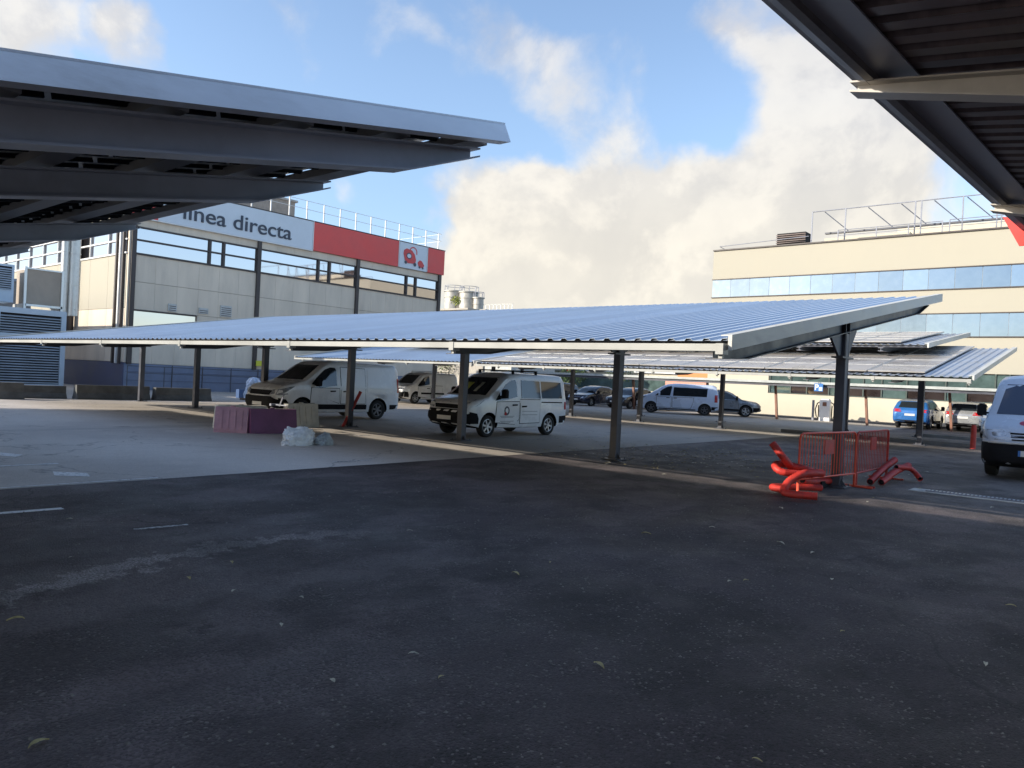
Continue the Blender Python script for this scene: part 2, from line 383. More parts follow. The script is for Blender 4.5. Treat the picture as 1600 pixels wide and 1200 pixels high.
        c = mix_col(nt, math_n(nt, 'MULTIPLY', map_range(nt, streak, .54, .70), .5), c, (.22, .21, .20))
        f = map_range(nt, math_n(nt, 'ADD', Y, math_n(nt, 'MULTIPLY', mid, 2.0)), 9.5, 12.5)
        c = mix_col(nt, math_n(nt, 'MULTIPLY', f, .8), c, (.38, .335, .285))
        st = map_range(nt, noise(.9, 8, .7), .60, .68)
        c = mix_col(nt, math_n(nt, 'MULTIPLY', st, .5), c, (.06, .058, .056))
        # crack lines
        cr = nn(nt, 'ShaderNodeTexVoronoi', Scale=.22, feature='DISTANCE_TO_EDGE')
        wv = nn(nt, 'ShaderNodeVectorMath', operation='ADD'); nz = nn(nt, 'ShaderNodeTexNoise', Scale=1.3, Detail=6.0); nt.links.new(P, nz.inputs['Vector']); nt.links.new(P, wv.inputs[0]); nt.links.new(nz.outputs['Color'], wv.inputs[1])
        nt.links.new(wv.outputs[0], cr.inputs['Vector'])
        c = mix_col(nt, math_n(nt, 'MULTIPLY', map_range(nt, cr.outputs['Distance'], .006, .001), .4), c, (.07, .07, .07))
        g = map_range(nt, vor.outputs['Color'], 0, 1, 0, 1, False)
        c = mix_col(nt, 1.0, c, mix_col(nt, g, (.82, .82, .82), (1.18, 1.18, 1.18)), 'MULTIPLY')
        rough = map_range(nt, mid, .3, .7, .6, .85); bs, bd = .4, .006
    nt.links.new(c, p.inputs['Base Color']); nt.links.new(rough, p.inputs['Roughness'])
    b = nn(nt, 'ShaderNodeBump', Strength=bs, Distance=bd)
    h = math_n(nt, 'ADD', math_n(nt, 'MULTIPLY', vor.outputs['Distance'], -.8), fine); nt.links.new(h, b.inputs['Height']); nt.links.new(b.outputs[0], p.inputs['Normal'])
    return m


ASPH = ground_mat('a'); CONC = ground_mat('c')
g = MB().add([(-700, -700, 0), (700, -700, 0), (700, 900, 0), (-700, 900, 0)], [(0, 1, 2, 3)]); struct(g.build('ground', ASPH))
# concrete yard with a slightly ragged straight edge
pts = []
y = -60
rr = random.Random(3)
edge = []
while y < 51.0:
    edge.append((-10.45+rr.uniform(-.02, .02), y)); y += .8
v = [(x, y, .004) for x, y in edge]+[(-200, edge[-1][1], .004), (-200, -60, .004)]
struct(MB().add(v, [tuple(range(len(v)))]).build('concrete_pavement', CONC))


def worn_paint(name='worn white paint', col=(.52, .52, .54), wear=.52):
    m = bpy.data.materials.new(name); m.use_nodes = True; nt = m.node_tree; p = nt.nodes['Principled BSDF']
    geo = nn(nt, 'ShaderNodeNewGeometry'); n = nn(nt, 'ShaderNodeTexNoise', Scale=14.0, Detail=8.0, Roughness=.75); nt.links.new(geo.outputs['Position'], n.inputs['Vector'])
    c = mix_col(nt, map_range(nt, n.outputs[0], wear-.08, wear+.06), col, (.10, .10, .11)); nt.links.new(c, p.inputs['Base Color']); p.inputs['Roughness'].default_value = .7
    return m


PAINTW = worn_paint(col=(.70, .70, .70)); PAINTF = worn_paint('faint worn paint', (.55, .55, .55), .50); PAINTH = worn_paint('fresh white paint', (.85, .85, .85), .60)


def marking(poly, m=PAINTW, z=.008):
    return struct(MB().add([(x, y, z) for x, y in poly], [tuple(range(len(poly)))]).build('road_marking', m))


def line(a, b, w, m=PAINTW, z=.008):
    a, b = Vector(a), Vector(b); t = (b-a).normalized(); n = Vector((-t.y, t.x))*w/2
    return marking([tuple(a-n), tuple(b-n), tuple(b+n), tuple(a+n)], m, z)


marking([(-14.6, 4.05), (-14.0, 4.28), (-13.75, 4.1), (-14.25, 3.85)], PAINTH)
marking([(-11.78, 3.98), (-11.42, 4.30), (-11.05, 4.20), (-11.36, 3.86)], PAINTH)
line((-12.7, 1.0), (-12.66, 4.35), .09, PAINTH); line((-16.6, 1.0), (-16.5, 4.3), .09)
line((-9.0, .8), (-8.84, 3.1), .12, PAINTH, .004); line((-7.38, 3.22), (-7.32, 3.72), .06, PAINTW, .004)
line((-11.03, 8.2), (-10.98, 9.0), .10)
line((-10.56, 3.0), (-10.56, 4.9), .06, PAINTH)
for k in range(9):
    x = -13.0-2.45*k
    line((x, 15.6), (x+.02, 19.6), .10, PAINTF)
    if k > 0: line((x, 9.9), (x, 12.6), .10, PAINTF)
for k in range(10):
    x = -11.5-2.45*k
    line((x, 22.6), (x-.02, 26.8), .10, PAINTF); line((x, 32.5), (x, 36.0), .10, PAINTF)
line((-38, 36.2), (-11, 36.2), .12, PAINTF)
# drainage channel with a steel grate across the right lane
gm = MB(); gm.box((-3.25, 14.78, .001), (3.0, 15.26, .012)); struct(gm.build('drain_surround', mat('pale worn concrete', (.60, .58, .54), .85, .0, .25, 6, bump=.3, dirt=.5, dirtcol=(.08, .08, .08))))
gr = thing('drain_grate', 'steel drainage grate in a pale strip across the asphalt in front of the right van', 'drain grate', (-3, 15.0, 0))
fm = MB(); fm.box((0, -.10, .013), (4.5, -.08, .03)); fm.box((0, .10, .013), (4.5, .12, .03)); fm.build('grate_frame', STEELG, gr)
slatme = MB().box((-.012, -.08, .013), (.012, .10, .028)).mesh('grate_slat')
slatme.materials.append(GALV)
for k in range(75): link('slat', slatme, None, gr, (.03+k*.06, 0, 0))

# ------------------------------------------------------------------ canopies
RIB = .25


def roof_sheet_mesh(width, length, m, h=.030):
    mb = MB(); n = int(round(width/RIB)); prof = []
    for k in range(n):
        b = k*RIB; prof += [(b, 0), (b+.13, 0), (b+.155, h), (b+.215, h)]
    prof += [(n*RIB, 0)]
    vs = [(x, 0, z) for x, z in prof]+[(x, length, z) for x, z in prof]; N = len(prof)
    vs += [(x, 0, z-.004) for x, z in prof]+[(x, length, z-.004) for x, z in prof]
    fs = []
    for i in range(N-1):
        fs.append((i, i+1, N+i+1, N+i)); fs.append((2*N+i, 3*N+i, 3*N+i+1, 2*N+i+1)); fs.append((i, 2*N+i, 2*N+i+1, i+1)); fs.append((N+i, N+i+1, 3*N+i+1, 3*N+i))
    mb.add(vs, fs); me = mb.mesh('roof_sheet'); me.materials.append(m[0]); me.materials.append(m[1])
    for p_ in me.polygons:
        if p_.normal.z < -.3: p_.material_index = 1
    return me


def ibeam(parent, m, x, ya, yb, topz, botz, tip0, tip1, kink0, kink1, w=.09, name='beam'):
    """I section running along y at x; topz/botz are functions of y; tips rise over the last kink metres"""
    def bz(y):
        b = botz(y)
        if kink0 and y < ya+kink0: b += tip0*(1-(y-ya)/kink0)
        if kink1 and y > yb-kink1: b += tip1*(1-(yb-y)/kink1)
        return b
    ys = sorted(set([ya, ya+kink0, yb-kink1, yb])); mb = MB()
    def strip(f0, f1, xa, xb, a=ya, b=yb):
        yy = [a]+[q for q in ys if a < q < b]+[b]
        poly = [(q, f0(q)) for q in yy]+[(q, f1(q)) for q in reversed(yy)]
        mb.prism(poly, 0, xa, xb)
    strip(lambda q: bz(q)+.014, lambda q: topz(q)-.014, x-.006, x+.006, ya+.03, yb-.03)
    strip(lambda q: topz(q)-.014, topz, x-w, x+w)
    strip(bz, lambda q: bz(q)+.014, x-w, x+w)
    return mb.build(name, m, parent)


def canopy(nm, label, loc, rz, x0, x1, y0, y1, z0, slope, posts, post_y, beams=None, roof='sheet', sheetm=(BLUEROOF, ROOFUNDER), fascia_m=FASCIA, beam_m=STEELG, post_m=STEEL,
           fas=.16, btop=.07, bdep=.30, gutter=True, group=None, post_w=.16, kink=.9, purlin_w=.06, npl=None, beam_end=.45, soffit=0, fas_tilt=0, gusset=True, prow=None, steps_p=None, purlin_m=STEEL, sheet_w=1.0):
    root = thing(nm, label, 'carport', loc, rz, group)
    L = (y1-y0)*math.sqrt(1+slope*slope); ang = math.atan(slope)
    rz_ = lambda y: z0+slope*(y-y0)      # top of the roof
    th = .036
    pit = (x1-x0)
    if roof in ('sheet',):
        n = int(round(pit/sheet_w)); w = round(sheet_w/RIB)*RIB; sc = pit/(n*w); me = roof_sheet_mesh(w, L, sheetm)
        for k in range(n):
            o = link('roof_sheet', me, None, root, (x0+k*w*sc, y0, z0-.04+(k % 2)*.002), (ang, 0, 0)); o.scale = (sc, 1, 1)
    # end fascias (upright sheets folded over the roof edge) and eaves
    for xe, s in ((x0, -1), (x1, 1)):
        a, b = (xe-.005, xe+.045) if s > 0 else (xe-.045, xe+.005)
        poly = [(y0-.03, rz_(y0)-fas), (y1+.03, rz_(y1)-fas), (y1+.03, rz_(y1)+.015), (y0-.03, rz_(y0)+.015)]
        f = MB().prism(poly, 0, a, b)
        if fas_tilt and s > 0:      # rolled edge: the sheet leans back towards its top
            nv = len(f.v)
            for i_ in range(nv):
                vx, vy, vz = f.v[i_]
                if vx > xe+.01: f.v[i_] = (vx+(fas_tilt if vz < rz_(vy)-fas*.5 else 0), vy, vz)
        poly = [(y0-.03, rz_(y0)+.016), (y1+.03, rz_(y1)+.016), (y1+.03, rz_(y1)+.03), (y0-.03, rz_(y0)+.03)]
        f.prism(poly, 0, min(a, xe-s*.10), max(b, xe-s*.10)); f.build('fascia', fascia_m, root)
    f = MB(); f.box((x0+.05, y1+.0, rz_(y1)-fas*.75), (x1-.05, y1+.03, rz_(y1)-.05)); f.build('high_edge_trim', fascia_m, root)
    if gutter:
        step = (posts[0]-posts[1]) if len(posts) > 1 else 5
        xx = x1-.05; first = True
        while xx > x0+.1:
            xb = max(x0+.05, xx-step)
            gmb = MB(); zt = rz_(y0)-.065
            prof = [(y0-.12, zt-.02), (y0-.105, zt-.02), (y0-.105, zt-.09), (y0-.01, zt-.09), (y0-.01, zt-.02), (y0+.0, zt-.02), (y0+.0, zt-.11), (y0-.12, zt-.11)]
            gmb.prism(prof, 0, xb+.01, xx-.01); gmb.build('gutter', GUTTER, root)
            j = MB(); j.box((xx-.07, y0-.13, zt-.15), (xx+.03, y0+.02, zt-.015)); j.box((xx-.05, y0-.08, zt-.20), (xx-.0, y0-.03, zt-.15)); j.build('gutter_joint', GUTTER, root)
            xx -= step
    # purlins
    npl = npl or max(3, int((y1-y0)/1.5))
    if soffit:
        f = MB(); f.prism([(y1-soffit, rz_(y1-soffit)-.07), (y1+.03, rz_(y1)-.07), (y1+.03, rz_(y1)-.055), (y1-soffit, rz_(y1-soffit)-.055)], 0, x0+.05, x1-.05); f.build('soffit', fascia_m, root)
    for k in range(npl+1):
        y = y0+.15+(y1-y0-.3)*k/npl; z = rz_(y)-.045
        pm = MB(); pm.box((x0+.06, y-purlin_w/2, z-.09), (x1-.06, y+purlin_w/2, z-.01)); pm.build('purlin', purlin_m, root)
    bt = lambda y: rz_(y)-btop-.075; bb = lambda y: rz_(y)-btop-bdep
    for x in (beams or posts):
        ibeam(root, beam_m, x, y0+.0, y1-beam_end, bt, bb, .10, .14, kink, kink)
    for x in posts:
        zt = bb(post_y)
        mb = MB(); w = post_w/2
        mb.box((x-w, post_y-w*1.1, .03), (x+w, post_y-w*1.1+.014, zt)); mb.box((x-w, post_y+w*1.1-.014, .03), (x+w, post_y+w*1.1, zt)); mb.box((x-.006, post_y-w*1.1+.014, .03), (x+.006, post_y+w*1.1-.014, zt))
        # side plates boxed in, as the posts read solid
        mb.box((x-w+.004, post_y-w*1.1+.016, .035), (x-w+.012, post_y+w*1.1-.016, zt-.02)); mb.box((x+w-.012, post_y-w*1.1+.016, .035), (x+w-.004, post_y+w*1.1-.016, zt-.02))
        po = mb.build('post', post_m, root)
        bp = MB(); bp.box((x-.2, post_y-.2, .006), (x+.2, post_y+.2, .028))
        for sx in (-1, 1):
            for sy in (-1, 1): bp.tube([(x+sx*.16, post_y+sy*.16, .028), (x+sx*.16, post_y+sy*.16, .06)], .014, 6)
            bp.prism([(x+sx*w*1.0, .028), (x+sx*(w+.09), .028), (x+sx*w*1.0, .16)], 1, post_y-.006, post_y+.006)
        bp.build('base_plate', post_m, po)
        if gusset:
            gm_ = MB(); gz = zt
            gm_.prism([(post_y-.72, bb(post_y-.72)-.002), (post_y+.72, bb(post_y+.72)-.002), (post_y+.28, zt-.38), (post_y-.28, zt-.42)], 0, x-.02, x+.02)
            gm_.box((x-.1, post_y-.30, zt-.46), (x+.1, post_y+.30, zt-.43))
            for q in (-.11, .11):
                gm_.prism([(post_y+q-.01, zt-.42), (post_y+q+.01, zt-.42), (post_y+q+.01, bt(post_y+q)), (post_y+q-.01, bt(post_y+q))], 0, x-.075, x+.075)
            gm_.build('gusset', beam_m, po)
    return root, rz_


SL = .163
FP = [-4.22-4.62*i for i in range(7)]
front, frz = canopy('carport', 'long open carport with ribbed blue metal roof and cream gutter across the middle', (-4.22, 13.95, 0), 0,
                    -28.4, .22, -5.15, 6.45, 2.26, SL, [x+4.22 for x in FP], 0, gutter=True, beam_m=mat('blue grey beam', (.055, .058, .072), .45, .0, .12, 2.0, dirt=.2))
# far low carport row roofed with solar panels, and the blue sheet roof continuing it to the left


def solar(root, x0, x1, y0, y1, rzf, slope, nx, ny, gap=.03, m=PANEL):
    L = (y1-y0)*math.sqrt(1+slope*slope); pw = (x1-x0)/nx; ph = L/ny; ang = math.atan(slope)
    mb = MB(); mb.box((gap, gap, 0), (pw-gap, ph-gap, .03), 0)
    t = .035
    for a, b in (((gap, gap), (pw-gap, gap+t)), ((gap, ph-gap-t), (pw-gap, ph-gap)), ((gap, gap+t), (gap+t, ph-gap-t)), ((pw-gap-t, gap+t), (pw-gap, ph-gap-t))):
        mb.box((a[0], a[1], .031), (b[0], b[1], .042), 1)
    me = mb.mesh('solar_panel'); me.materials.append(m); me.materials.append(ALU)
    for i in range(nx):
        for j in range(ny):
            yy = y0+(y1-y0)*j/ny; link('solar_panel', me, None, root, (x0+i*pw, yy, rzf(yy)+.01), (ang, 0, 0))


P2 = [-2.2, -4.85, -9.75, -13.7, -17.5]
row2, r2z = canopy('solar_carport', 'low carport roofed with rows of solar panels behind the first carport', (-4.1, 30.0, 0), 0,
                   -20.0, 0, -4.2, 4.4, 2.38, SL, P2, 0, sheetm=(GALV, ROOFUNDER), fas=.12, post_w=.15, gusset=False)
solar(row2, -19.9, -1.3, -4.0, 4.2, lambda y: r2z(y)+.03, SL, 11, 5, .02)
row2b, r2bz = canopy('blue_roof_carport', 'carport with ribbed blue roof behind the white vans, left of the solar carport', (-24.3, 30.0, 0), 0,
                     -14.5, 0, -4.2, 4.4, 2.42, SL, [-2.5, -7.0, -11.5], 0, fas=.12, post_w=.15, gusset=False)
row2c, r2cz = canopy('solar_carport', 'higher solar panel carport rising just behind the low solar one', (-6.2, 36.5, 0), 0,
                     -28.0, 0, -6.5, 1.2, 3.62, .129, [-1.55, -4.54, -10.65, -15.37, -24.0], 0, sheetm=(GALV, ROOFUNDER), fas=.14, gutter=False, post_w=.14, gusset=False)
solar(row2c, -21.9, -.9, -6.3, 1.0, lambda y: r2cz(y)+.03, .129, 12, 4, .02)
# thin roofed walkway on brown posts along the far building
wk = thing('covered_walkway', 'thin flat pale roof strip on slanting brown posts before the far cream wall', 'walkway', (-15, 46.5, 0))
m_ = MB(); m_.box((-26, -.9, 2.30), (9.3, .9, 2.34)); m_.build('roof', mat('pale roof edge', (.62, .66, .64), .5), wk)
m_ = MB(); m_.box((-26, -.96, 2.24), (9.3, -.9, 2.39)); m_.build('fascia', mat('walkway edge', (.42, .44, .42), .5), wk)
m_ = MB(); m_.box((-26, -.85, 2.08), (9.3, -.75, 2.20)); m_.box((-26, .7, 2.1), (9.3, .8, 2.29)); m_.build('edge_beam', STEEL, wk)
for x in (-13.3, -7.6, -3.0, 2.3, 6.6):
    m_ = MB(); m_.bar((x-.10, .3, 2.29), (x+.10, .3, 0), .16, .12); m_.build('post', BROWNP, wk)

# near left carport overhead: end beam, fascia and solar panels seen from below
left, lz = canopy('near_left_carport', 'nearest carport on the left, its pale end fascia and grey beams seen from below', (-4.2, 0, 0), 0,
                  -27.0, 0, -6.5, 4.62, 1.54, .193, [-9.0, -14.0, -19.0, -24.0], -1.0, purlin_w=.17, npl=13, beams=[-.16, -2.17, -6.4, -10.6, -15.2, -20.2], beam_end=.13, roof='none', fas=.14, btop=.10, bdep=.29, gutter=False, kink=.75,
                  fascia_m=mat('pale blue fascia', (.84, .87, .90), .35, .0, .06, 1.2, dirt=.5, dirtcol=(.45, .44, .42), stretch=(1, .6, 2)), fas_tilt=.07, purlin_m=mat('grey purlin', (.24, .24, .25), .5), beam_m=mat('pale grey beam', (.40, .41, .45), .42, .0, .1, 1.5, dirt=.3, dirtcol=(.22, .2, .19)))
LSL = .193
Ls = math.sqrt(1+LSL*LSL)
pbm = MB(); pbm.box((.004, .0, 0), (1.665, 1.0, .03), 0)
for k in range(6): pbm.box((.02+k*.3, .02, -.035), (.045+k*.3, .98, -.001), 1)
for k in (0, 1): pbm.box((.02+k*1.57, .05, -.04), (.05+k*1.57, .97, -.001), 1)
pme = pbm.mesh('solar_panel'); pme.materials.append(mat('panel underside', (.60, .60, .57), .4, .0, .15, 2)); pme.materials.append(BLACK)
for i in range(16):
    for j in range(11):
        yy = -6.4+j*1.002/Ls
        link('solar_panel', pme, None, left, (-1.72-i*1.67, yy, lz(yy)-.02), (math.atan(LSL), 0, 0))
# near right carport, turned a quarter: high edge towards the left
right, rz2 = canopy('near_right_carport', 'nearest carport at upper right, dark ribbed underside on a pale cross beam', (3.95, 5.86, 0), R(86.7),
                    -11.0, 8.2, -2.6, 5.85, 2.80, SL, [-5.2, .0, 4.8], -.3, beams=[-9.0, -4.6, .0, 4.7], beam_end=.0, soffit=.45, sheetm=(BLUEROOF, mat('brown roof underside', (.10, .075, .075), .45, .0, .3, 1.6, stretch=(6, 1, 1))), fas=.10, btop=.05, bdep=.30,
                    gutter=False, kink=1.6, beam_m=BEIGESTEEL, fascia_m=STEELG, purlin_m=ROOFUNDER)
fl = MB(); fl.prism([(-.26, .44), (.02, .37), (.02, .0), (-.04, .0)], 1, 0, .03)
tag(fl.build('warning_plate', mat('red plate', (.65, .04, .03), .6), None, (-1.52, 12.9, 3.88)), 'red pointed plate sticking out of the edge of the near right carport', 'plate')

# ------------------------------------------------------------------ left building
LB = thing('office_building', 'grey beige building with a red and white company sign along its top', 'building', (-45, 18.6, 0))
Q0, Q1, TOP = 18.6, 43.4, 12.0


def lb(mb, name, m, parent=LB, **k): return mb.build(name, m, parent, (45, -18.6, 0), **k)


core = MB(); core.box((-72, 18.75, 0), (-45.15, 43.3, 11.7)); lb(core, 'wall', BEIGEW)
cols = [18.86, 26.8, 34.84, 43.15]
# precast panels of the long side, above the plinth and below the window band
pj = .008
for b in range(3):
    a, c = cols[b], cols[b+1]; w = (c-a)/6
    for k in range(6):
        y0, y1 = a+k*w+pj/2, a+(k+1)*w-pj/2
        if b == 0 and k < 3:
            segs = [(1.55, 3.55), (4.65, 6.25), (6.27, 7.82)]
        else: segs = [(1.55, 4.65), (4.67, 6.25), (6.27, 7.82)]
        for z0, z1 in segs:
            m_ = MB(); m_.box((-45.14, y0, z0), (-45.0, y1, z1-.0)); lb(m_, 'wall_panel', BEIGEW)
        m_ = MB(); m_.box((-45.14, y0, 9.45), (-45.0, y1, 9.93)); lb(m_, 'wall_panel', BEIGEW)
        m_ = MB(); m_.box((-45.14, y0, 9.95), (-45.02, y1, 11.9)); lb(m_, 'wall_panel', BEIGEW)
m_ = MB(); m_.box((-45.14, 18.62, 1.55), (-45.0, 18.85, 11.9)); lb(m_, 'corner_panel', BEIGEW)
m_ = MB(); m_.box((-45.14, 43.16, 1.55), (-45.0, 43.45, 11.9)); lb(m_, 'corner_panel', BEIGEW)
m_ = MB(); m_.box((-45.14, 18.62, 0), (-44.97, 43.45, 1.53)); lb(m_, 'plinth', PLINTH)
for y in np.arange(19.5, 43, 1.9):
    m_ = MB(); m_.box((-44.97, y, .1), (-44.94, y+.04, 1.5)); lb(m_, 'plinth_joint', MULL)
for z in (.55, 1.05):
    m_ = MB(); m_.box((-44.97, 18.7, z), (-44.95, 43.3, z+.03)); lb(m_, 'plinth_rail', mat('plinth rail', (.10, .12, .18), .5))
# windows of the long side: glass set back, brown frames proud
def win(y0, y1, z0, z1, rows, vs, nm='window'):
    f = MB(); x0, x1 = -45.1, -44.93
    f.box((x0, y0, z0-.07), (x1, y1, z0+.03)); f.box((x0, y0, z1-.03), (x1, y1, z1+.05))
    for r_ in rows: f.box((x0, y0, r_-.045), (x1-.01, y1, r_+.045))
    o = lb(f, nm, MULL)
    ys = [y0]+list(vs)+[y1]
    for v_ in vs:
        q = MB(); q.box((x0+.005, v_-.07, z0+.03), (x1+.01, v_+.07, z1-.03)); lb(q, 'mullion', MULL, o).location = (45-0, -18.6, 0) if False else (0, 0, 0)
    zs = [z0+.03]+list(rows)+[z1-.03]
    for i in range(len(ys)-1):
        for j in range(len(zs)-1):
            q = MB(); tilt = random.uniform(-.004, .004)
            a, b = ys[i]+.02, ys[i+1]-.02; c, d = zs[j]+.02, zs[j+1]-.02
            q.add([(-45.05+tilt, a, c), (-45.05-tilt, b, c), (-45.05-tilt*2, b, d), (-45.05, a, d), (-45.08, a, c), (-45.08, b, c), (-45.08, b, d), (-45.08, a, d)], [(0, 1, 2, 3), (4, 7, 6, 5), (0, 4, 5, 1), (1, 5, 6, 2), (2, 6, 7, 3), (3, 7, 4, 0)])
            pn = q.build('pane', MIRROR, o)
    return o


for b in range(3):
    a, c = cols[b]+.12, cols[b+1]-.12
    vs = [a+(c-a)*.58, a+(c-a)*.70]
    win(a, c, 7.9, 9.4, [8.68], vs)
win(18.98, 22.75, 3.6, 4.62, [], [])
for c in cols:
    m_ = MB(); m_.box((-45.1, c-.13, 1.5), (-44.86, c+.13, 9.95)); lb(m_, 'pilaster', MULL)
for y, z, w, h in ((21.0, 4.75, .5, .45), (22.9, 4.8, .6, .35), (24.3, 4.75, .75, .7), (30.2, 5.0, .3, .2)):
    m_ = MB(); m_.box((-45.0, y, z), (-44.93, y+w, z+h)); o = lb(m_, 'vent_grille', mat('grille frame', (.5, .5, .48), .5))
    q = MB()
    for k in range(int(h/.12)): q.box((-44.93, y+.05, z+.05+k*.12), (-44.92, y+w-.05, z+.09+k*.12))
    q.build('grille_slats', MULL, o)['kind'] = 'stuff'
# sign along the parapet
def spanel(y0, y1, m, nm='sign_panel', lab=None):
    mb = MB(); mb.box((-45.0, y0, 9.97), (-44.82, y1, 11.93)); o = lb(mb, nm, m)
    if lab: o['label'] = lab
    return o


spanel(18.55, 20.1, REDSIGN, lab='short red sign panel')
wp = spanel(20.17, 30.75, WHITESIGN, lab='white sign panel with dark lettering')
spanel(30.82, 38.55, REDSIGN, lab='long red sign panel')
lp = spanel(38.66, 41.55, WHITESIGN, lab='white panel with red toy telephone emblem')
spanel(41.66, 43.5, REDSIGN, lab='red sign panel at the corner')
m_ = MB()
for y in (20.11, 30.76, 38.56, 41.56): m_ = MB(); m_.box((-44.83, y, 9.97), (-44.79, y+.05, 11.96)); lb(m_, 'sign_trim', WHITEP)
m_ = MB(); m_.box((-44.95, 18.5, 9.90), (-44.80, 30.8, 9.96)); lb(m_, 'sign_trim', WHITEP)
m_ = MB(); m_.box((-45.2, 18.5, 11.94), (-44.80, 43.55, 12.0)); lb(m_, 'parapet_cap', MULL)
def word_span(w):
    m = text_mesh(w, 1.42, .01, .006); xs = [v.co.x for v in m.vertices]; return m, min(xs), max(xs)


full, fx0, fx1 = word_span('línea directa'); s = 7.45/(fx1-fx0)
for w_, right_end in (('línea', False), ('directa', True)):
    tm, x0_, x1_ = word_span(w_)
    off_ = (fx1-fx0)-(x1_-x0_) if right_end else 0
    for v_ in tm.vertices: v_.co = Vector((.05 if v_.co.z > 0 else .0, (v_.co.x-x0_+off_)*s+21.6, v_.co.y*.95+10.36))
    tm.materials.append(INK); to = bpy.data.objects.new('lettering', tm); COL.objects.link(to); to.parent = wp; to.location = (-44.815, 0, 0)
# emblem: red telephone on wheels
def disc(cy, cz, ry, rz_, x, n=28, a0=0, a1=360, inner=0):
    if inner: 
        v = []; f = []
        for k in range(n+1):
            a = R(a0+(a1-a0)*k/n); v += [(x, cy+ry*math.cos(a), cz+rz_*math.sin(a)), (x, cy+ry*inner*math.cos(a), cz+rz_*inner*math.sin(a))]
        return v, [(2*k, 2*k+2, 2*k+3, 2*k+1) for k in range(n)]
    v = [(x, cy+ry*math.cos(R(a0+(a1-a0)*k/n)), cz+rz_*math.sin(R(a0+(a1-a0)*k/n))) for k in range(n)]
    return v, [tuple(range(n))]


X_ = -44.81
em = MB()
body = [(39.05, 11.05), (39.1, 11.35), (39.35, 11.5), (39.9, 11.42), (40.2, 11.15), (40.35, 10.75), (40.3, 10.42), (39.5, 10.38), (39.2, 10.6)]
em.prism(body, 0, X_, X_+.02, 0)
em.add(*disc(40.05, 11.30, .42, .42, X_+.005, 24, -20, 200, .78), 0)
mouse = [(40.55, 10.55), (40.75, 10.78), (41.0, 10.72), (41.25, 10.42), (41.15, 10.2), (40.7, 10.22)]
em.prism(mouse, 0, X_, X_+.02, 0)
em.build('emblem', mat('emblem red', (.62, .04, .04), .4), lp)
ew = MB()
for cy, cz, r_ in ((39.3, 10.42, .13), (40.25, 10.36, .15), (40.75, 10.22, .09), (41.1, 10.2, .09)): ew.add(*disc(cy, cz, r_, r_, X_+.024))
ew.add(*disc(39.62, 10.95, .28, .24, X_+.024)); ew.build('emblem_wheels', INK, lp)
ev = MB(); ev.add(*disc(39.62, 10.95, .2, .16, X_+.028)); ev.build('emblem_dial', WHITESIGN, lp)
# roof rail of white posts, top room behind
for k in range(18):
    y = 19.2+k*1.4; m_ = MB(); m_.box((-45.16, y-.035, 12.0), (-45.09, y+.035, 13.35)); lb(m_, 'rail_post', WHITEP)
for z in (12.75, 13.33):
    m_ = MB(); m_.tube([(-45.12, 19, z), (-45.12, 43.3, z)], .018, 6); m_.tube([(-45.12, 43.3, z), (-52, 43.3, z)], .018, 6); lb(m_, 'rail', WHITEP)
m_ = MB(); m_.box((-58, 20.5, 11.7), (-50.0, 32.6, 14.25)); lb(m_, 'roof_room', mat('roof room', (.36, .30, .25), .8))
m_ = MB(); m_.box((-58.2, 20.3, 14.25), (-49.9, 32.8, 14.4)); lb(m_, 'roof_room_cap', mat('roof room cap', (.45, .42, .38), .8))
# short side facing the yard
xs_ = list(np.arange(-72, -45.01, 2.7))
for i in range(len(xs_)):
    a = xs_[i]+.01; b = min(-45.16, xs_[i]+2.7-.01)
    for z0, z1 in ((1.6, 4.7), (4.72, 7.82), (9.45, 11.9)):
        if b-a < .2: continue
        m_ = MB(); m_.box((a, 18.6, z0), (b, 18.74, z1)); lb(m_, 'wall_panel', BEIGER if z0 > 4.7 else BEIGEW)
m_ = MB(); m_.box((-72, 18.58, 0), (-45.0, 18.74, 1.58)); lb(m_, 'plinth', PLINTH_SHADED)
f = MB(); f.box((-72, 18.52, 7.83), (-45.15, 18.62, 7.92)); f.box((-72, 18.52, 9.36), (-45.15, 18.62, 9.44)); f.box((-72, 18.54, 8.62), (-45.15, 18.62, 8.70))
fo = lb(f, 'window', WHITEP)
for x in np.arange(-72, -45.5, 2.7):
    q = MB(); q.box((x, 18.53, 7.93), (x+.06, 18.62, 9.35)); q.build('mullion', WHITEP, fo)
    for z0, z1 in ((7.94, 8.61), (8.71, 9.35)):
        q = MB(); q.box((x+.07, 18.63+random.uniform(0, .006), z0), (min(-45.2, x+2.69), 18.66, z1)); q.build('pane', MIRROR, fo)
m_ = MB(); m_.box((-45.5, 18.45, 1.5), (-45.38, 18.58, 11.9)); m_.box((-46.3, 18.40, 1.5), (-46.15, 18.58, 11.9)); lb(m_, 'corner_strip', MULL)
m_ = MB(); m_.box((-45.85, 18.42, 1.5), (-45.7, 18.58, 11.9)); lb(m_, 'downpipe', WHITEP)
m_ = MB(); m_.tube([(-52.5, 18.25, 3.0), (-52.5, 18.25, 11.9)], .28, 12); lb(m_, 'dark_duct', MULL)

# railing in front of the plinth
rl = thing('handrail', 'thin dark handrail along the foot of the office building', 'handrail', (-44.2, 22, 0))
m_ = MB()
for k in range(8): m_.box((-.02, -3.5+k*2.1-.02, 0), (.02, -3.5+k*2.1+.02, 1.4))
m_.tube([(0, -3.5, 1.4), (0, 11.2, 1.4)], .025, 6); m_.tube([(0, -3.5, 1.0), (0, 11.2, 1.0)], .02, 6); m_.build('rail', STEEL, rl)

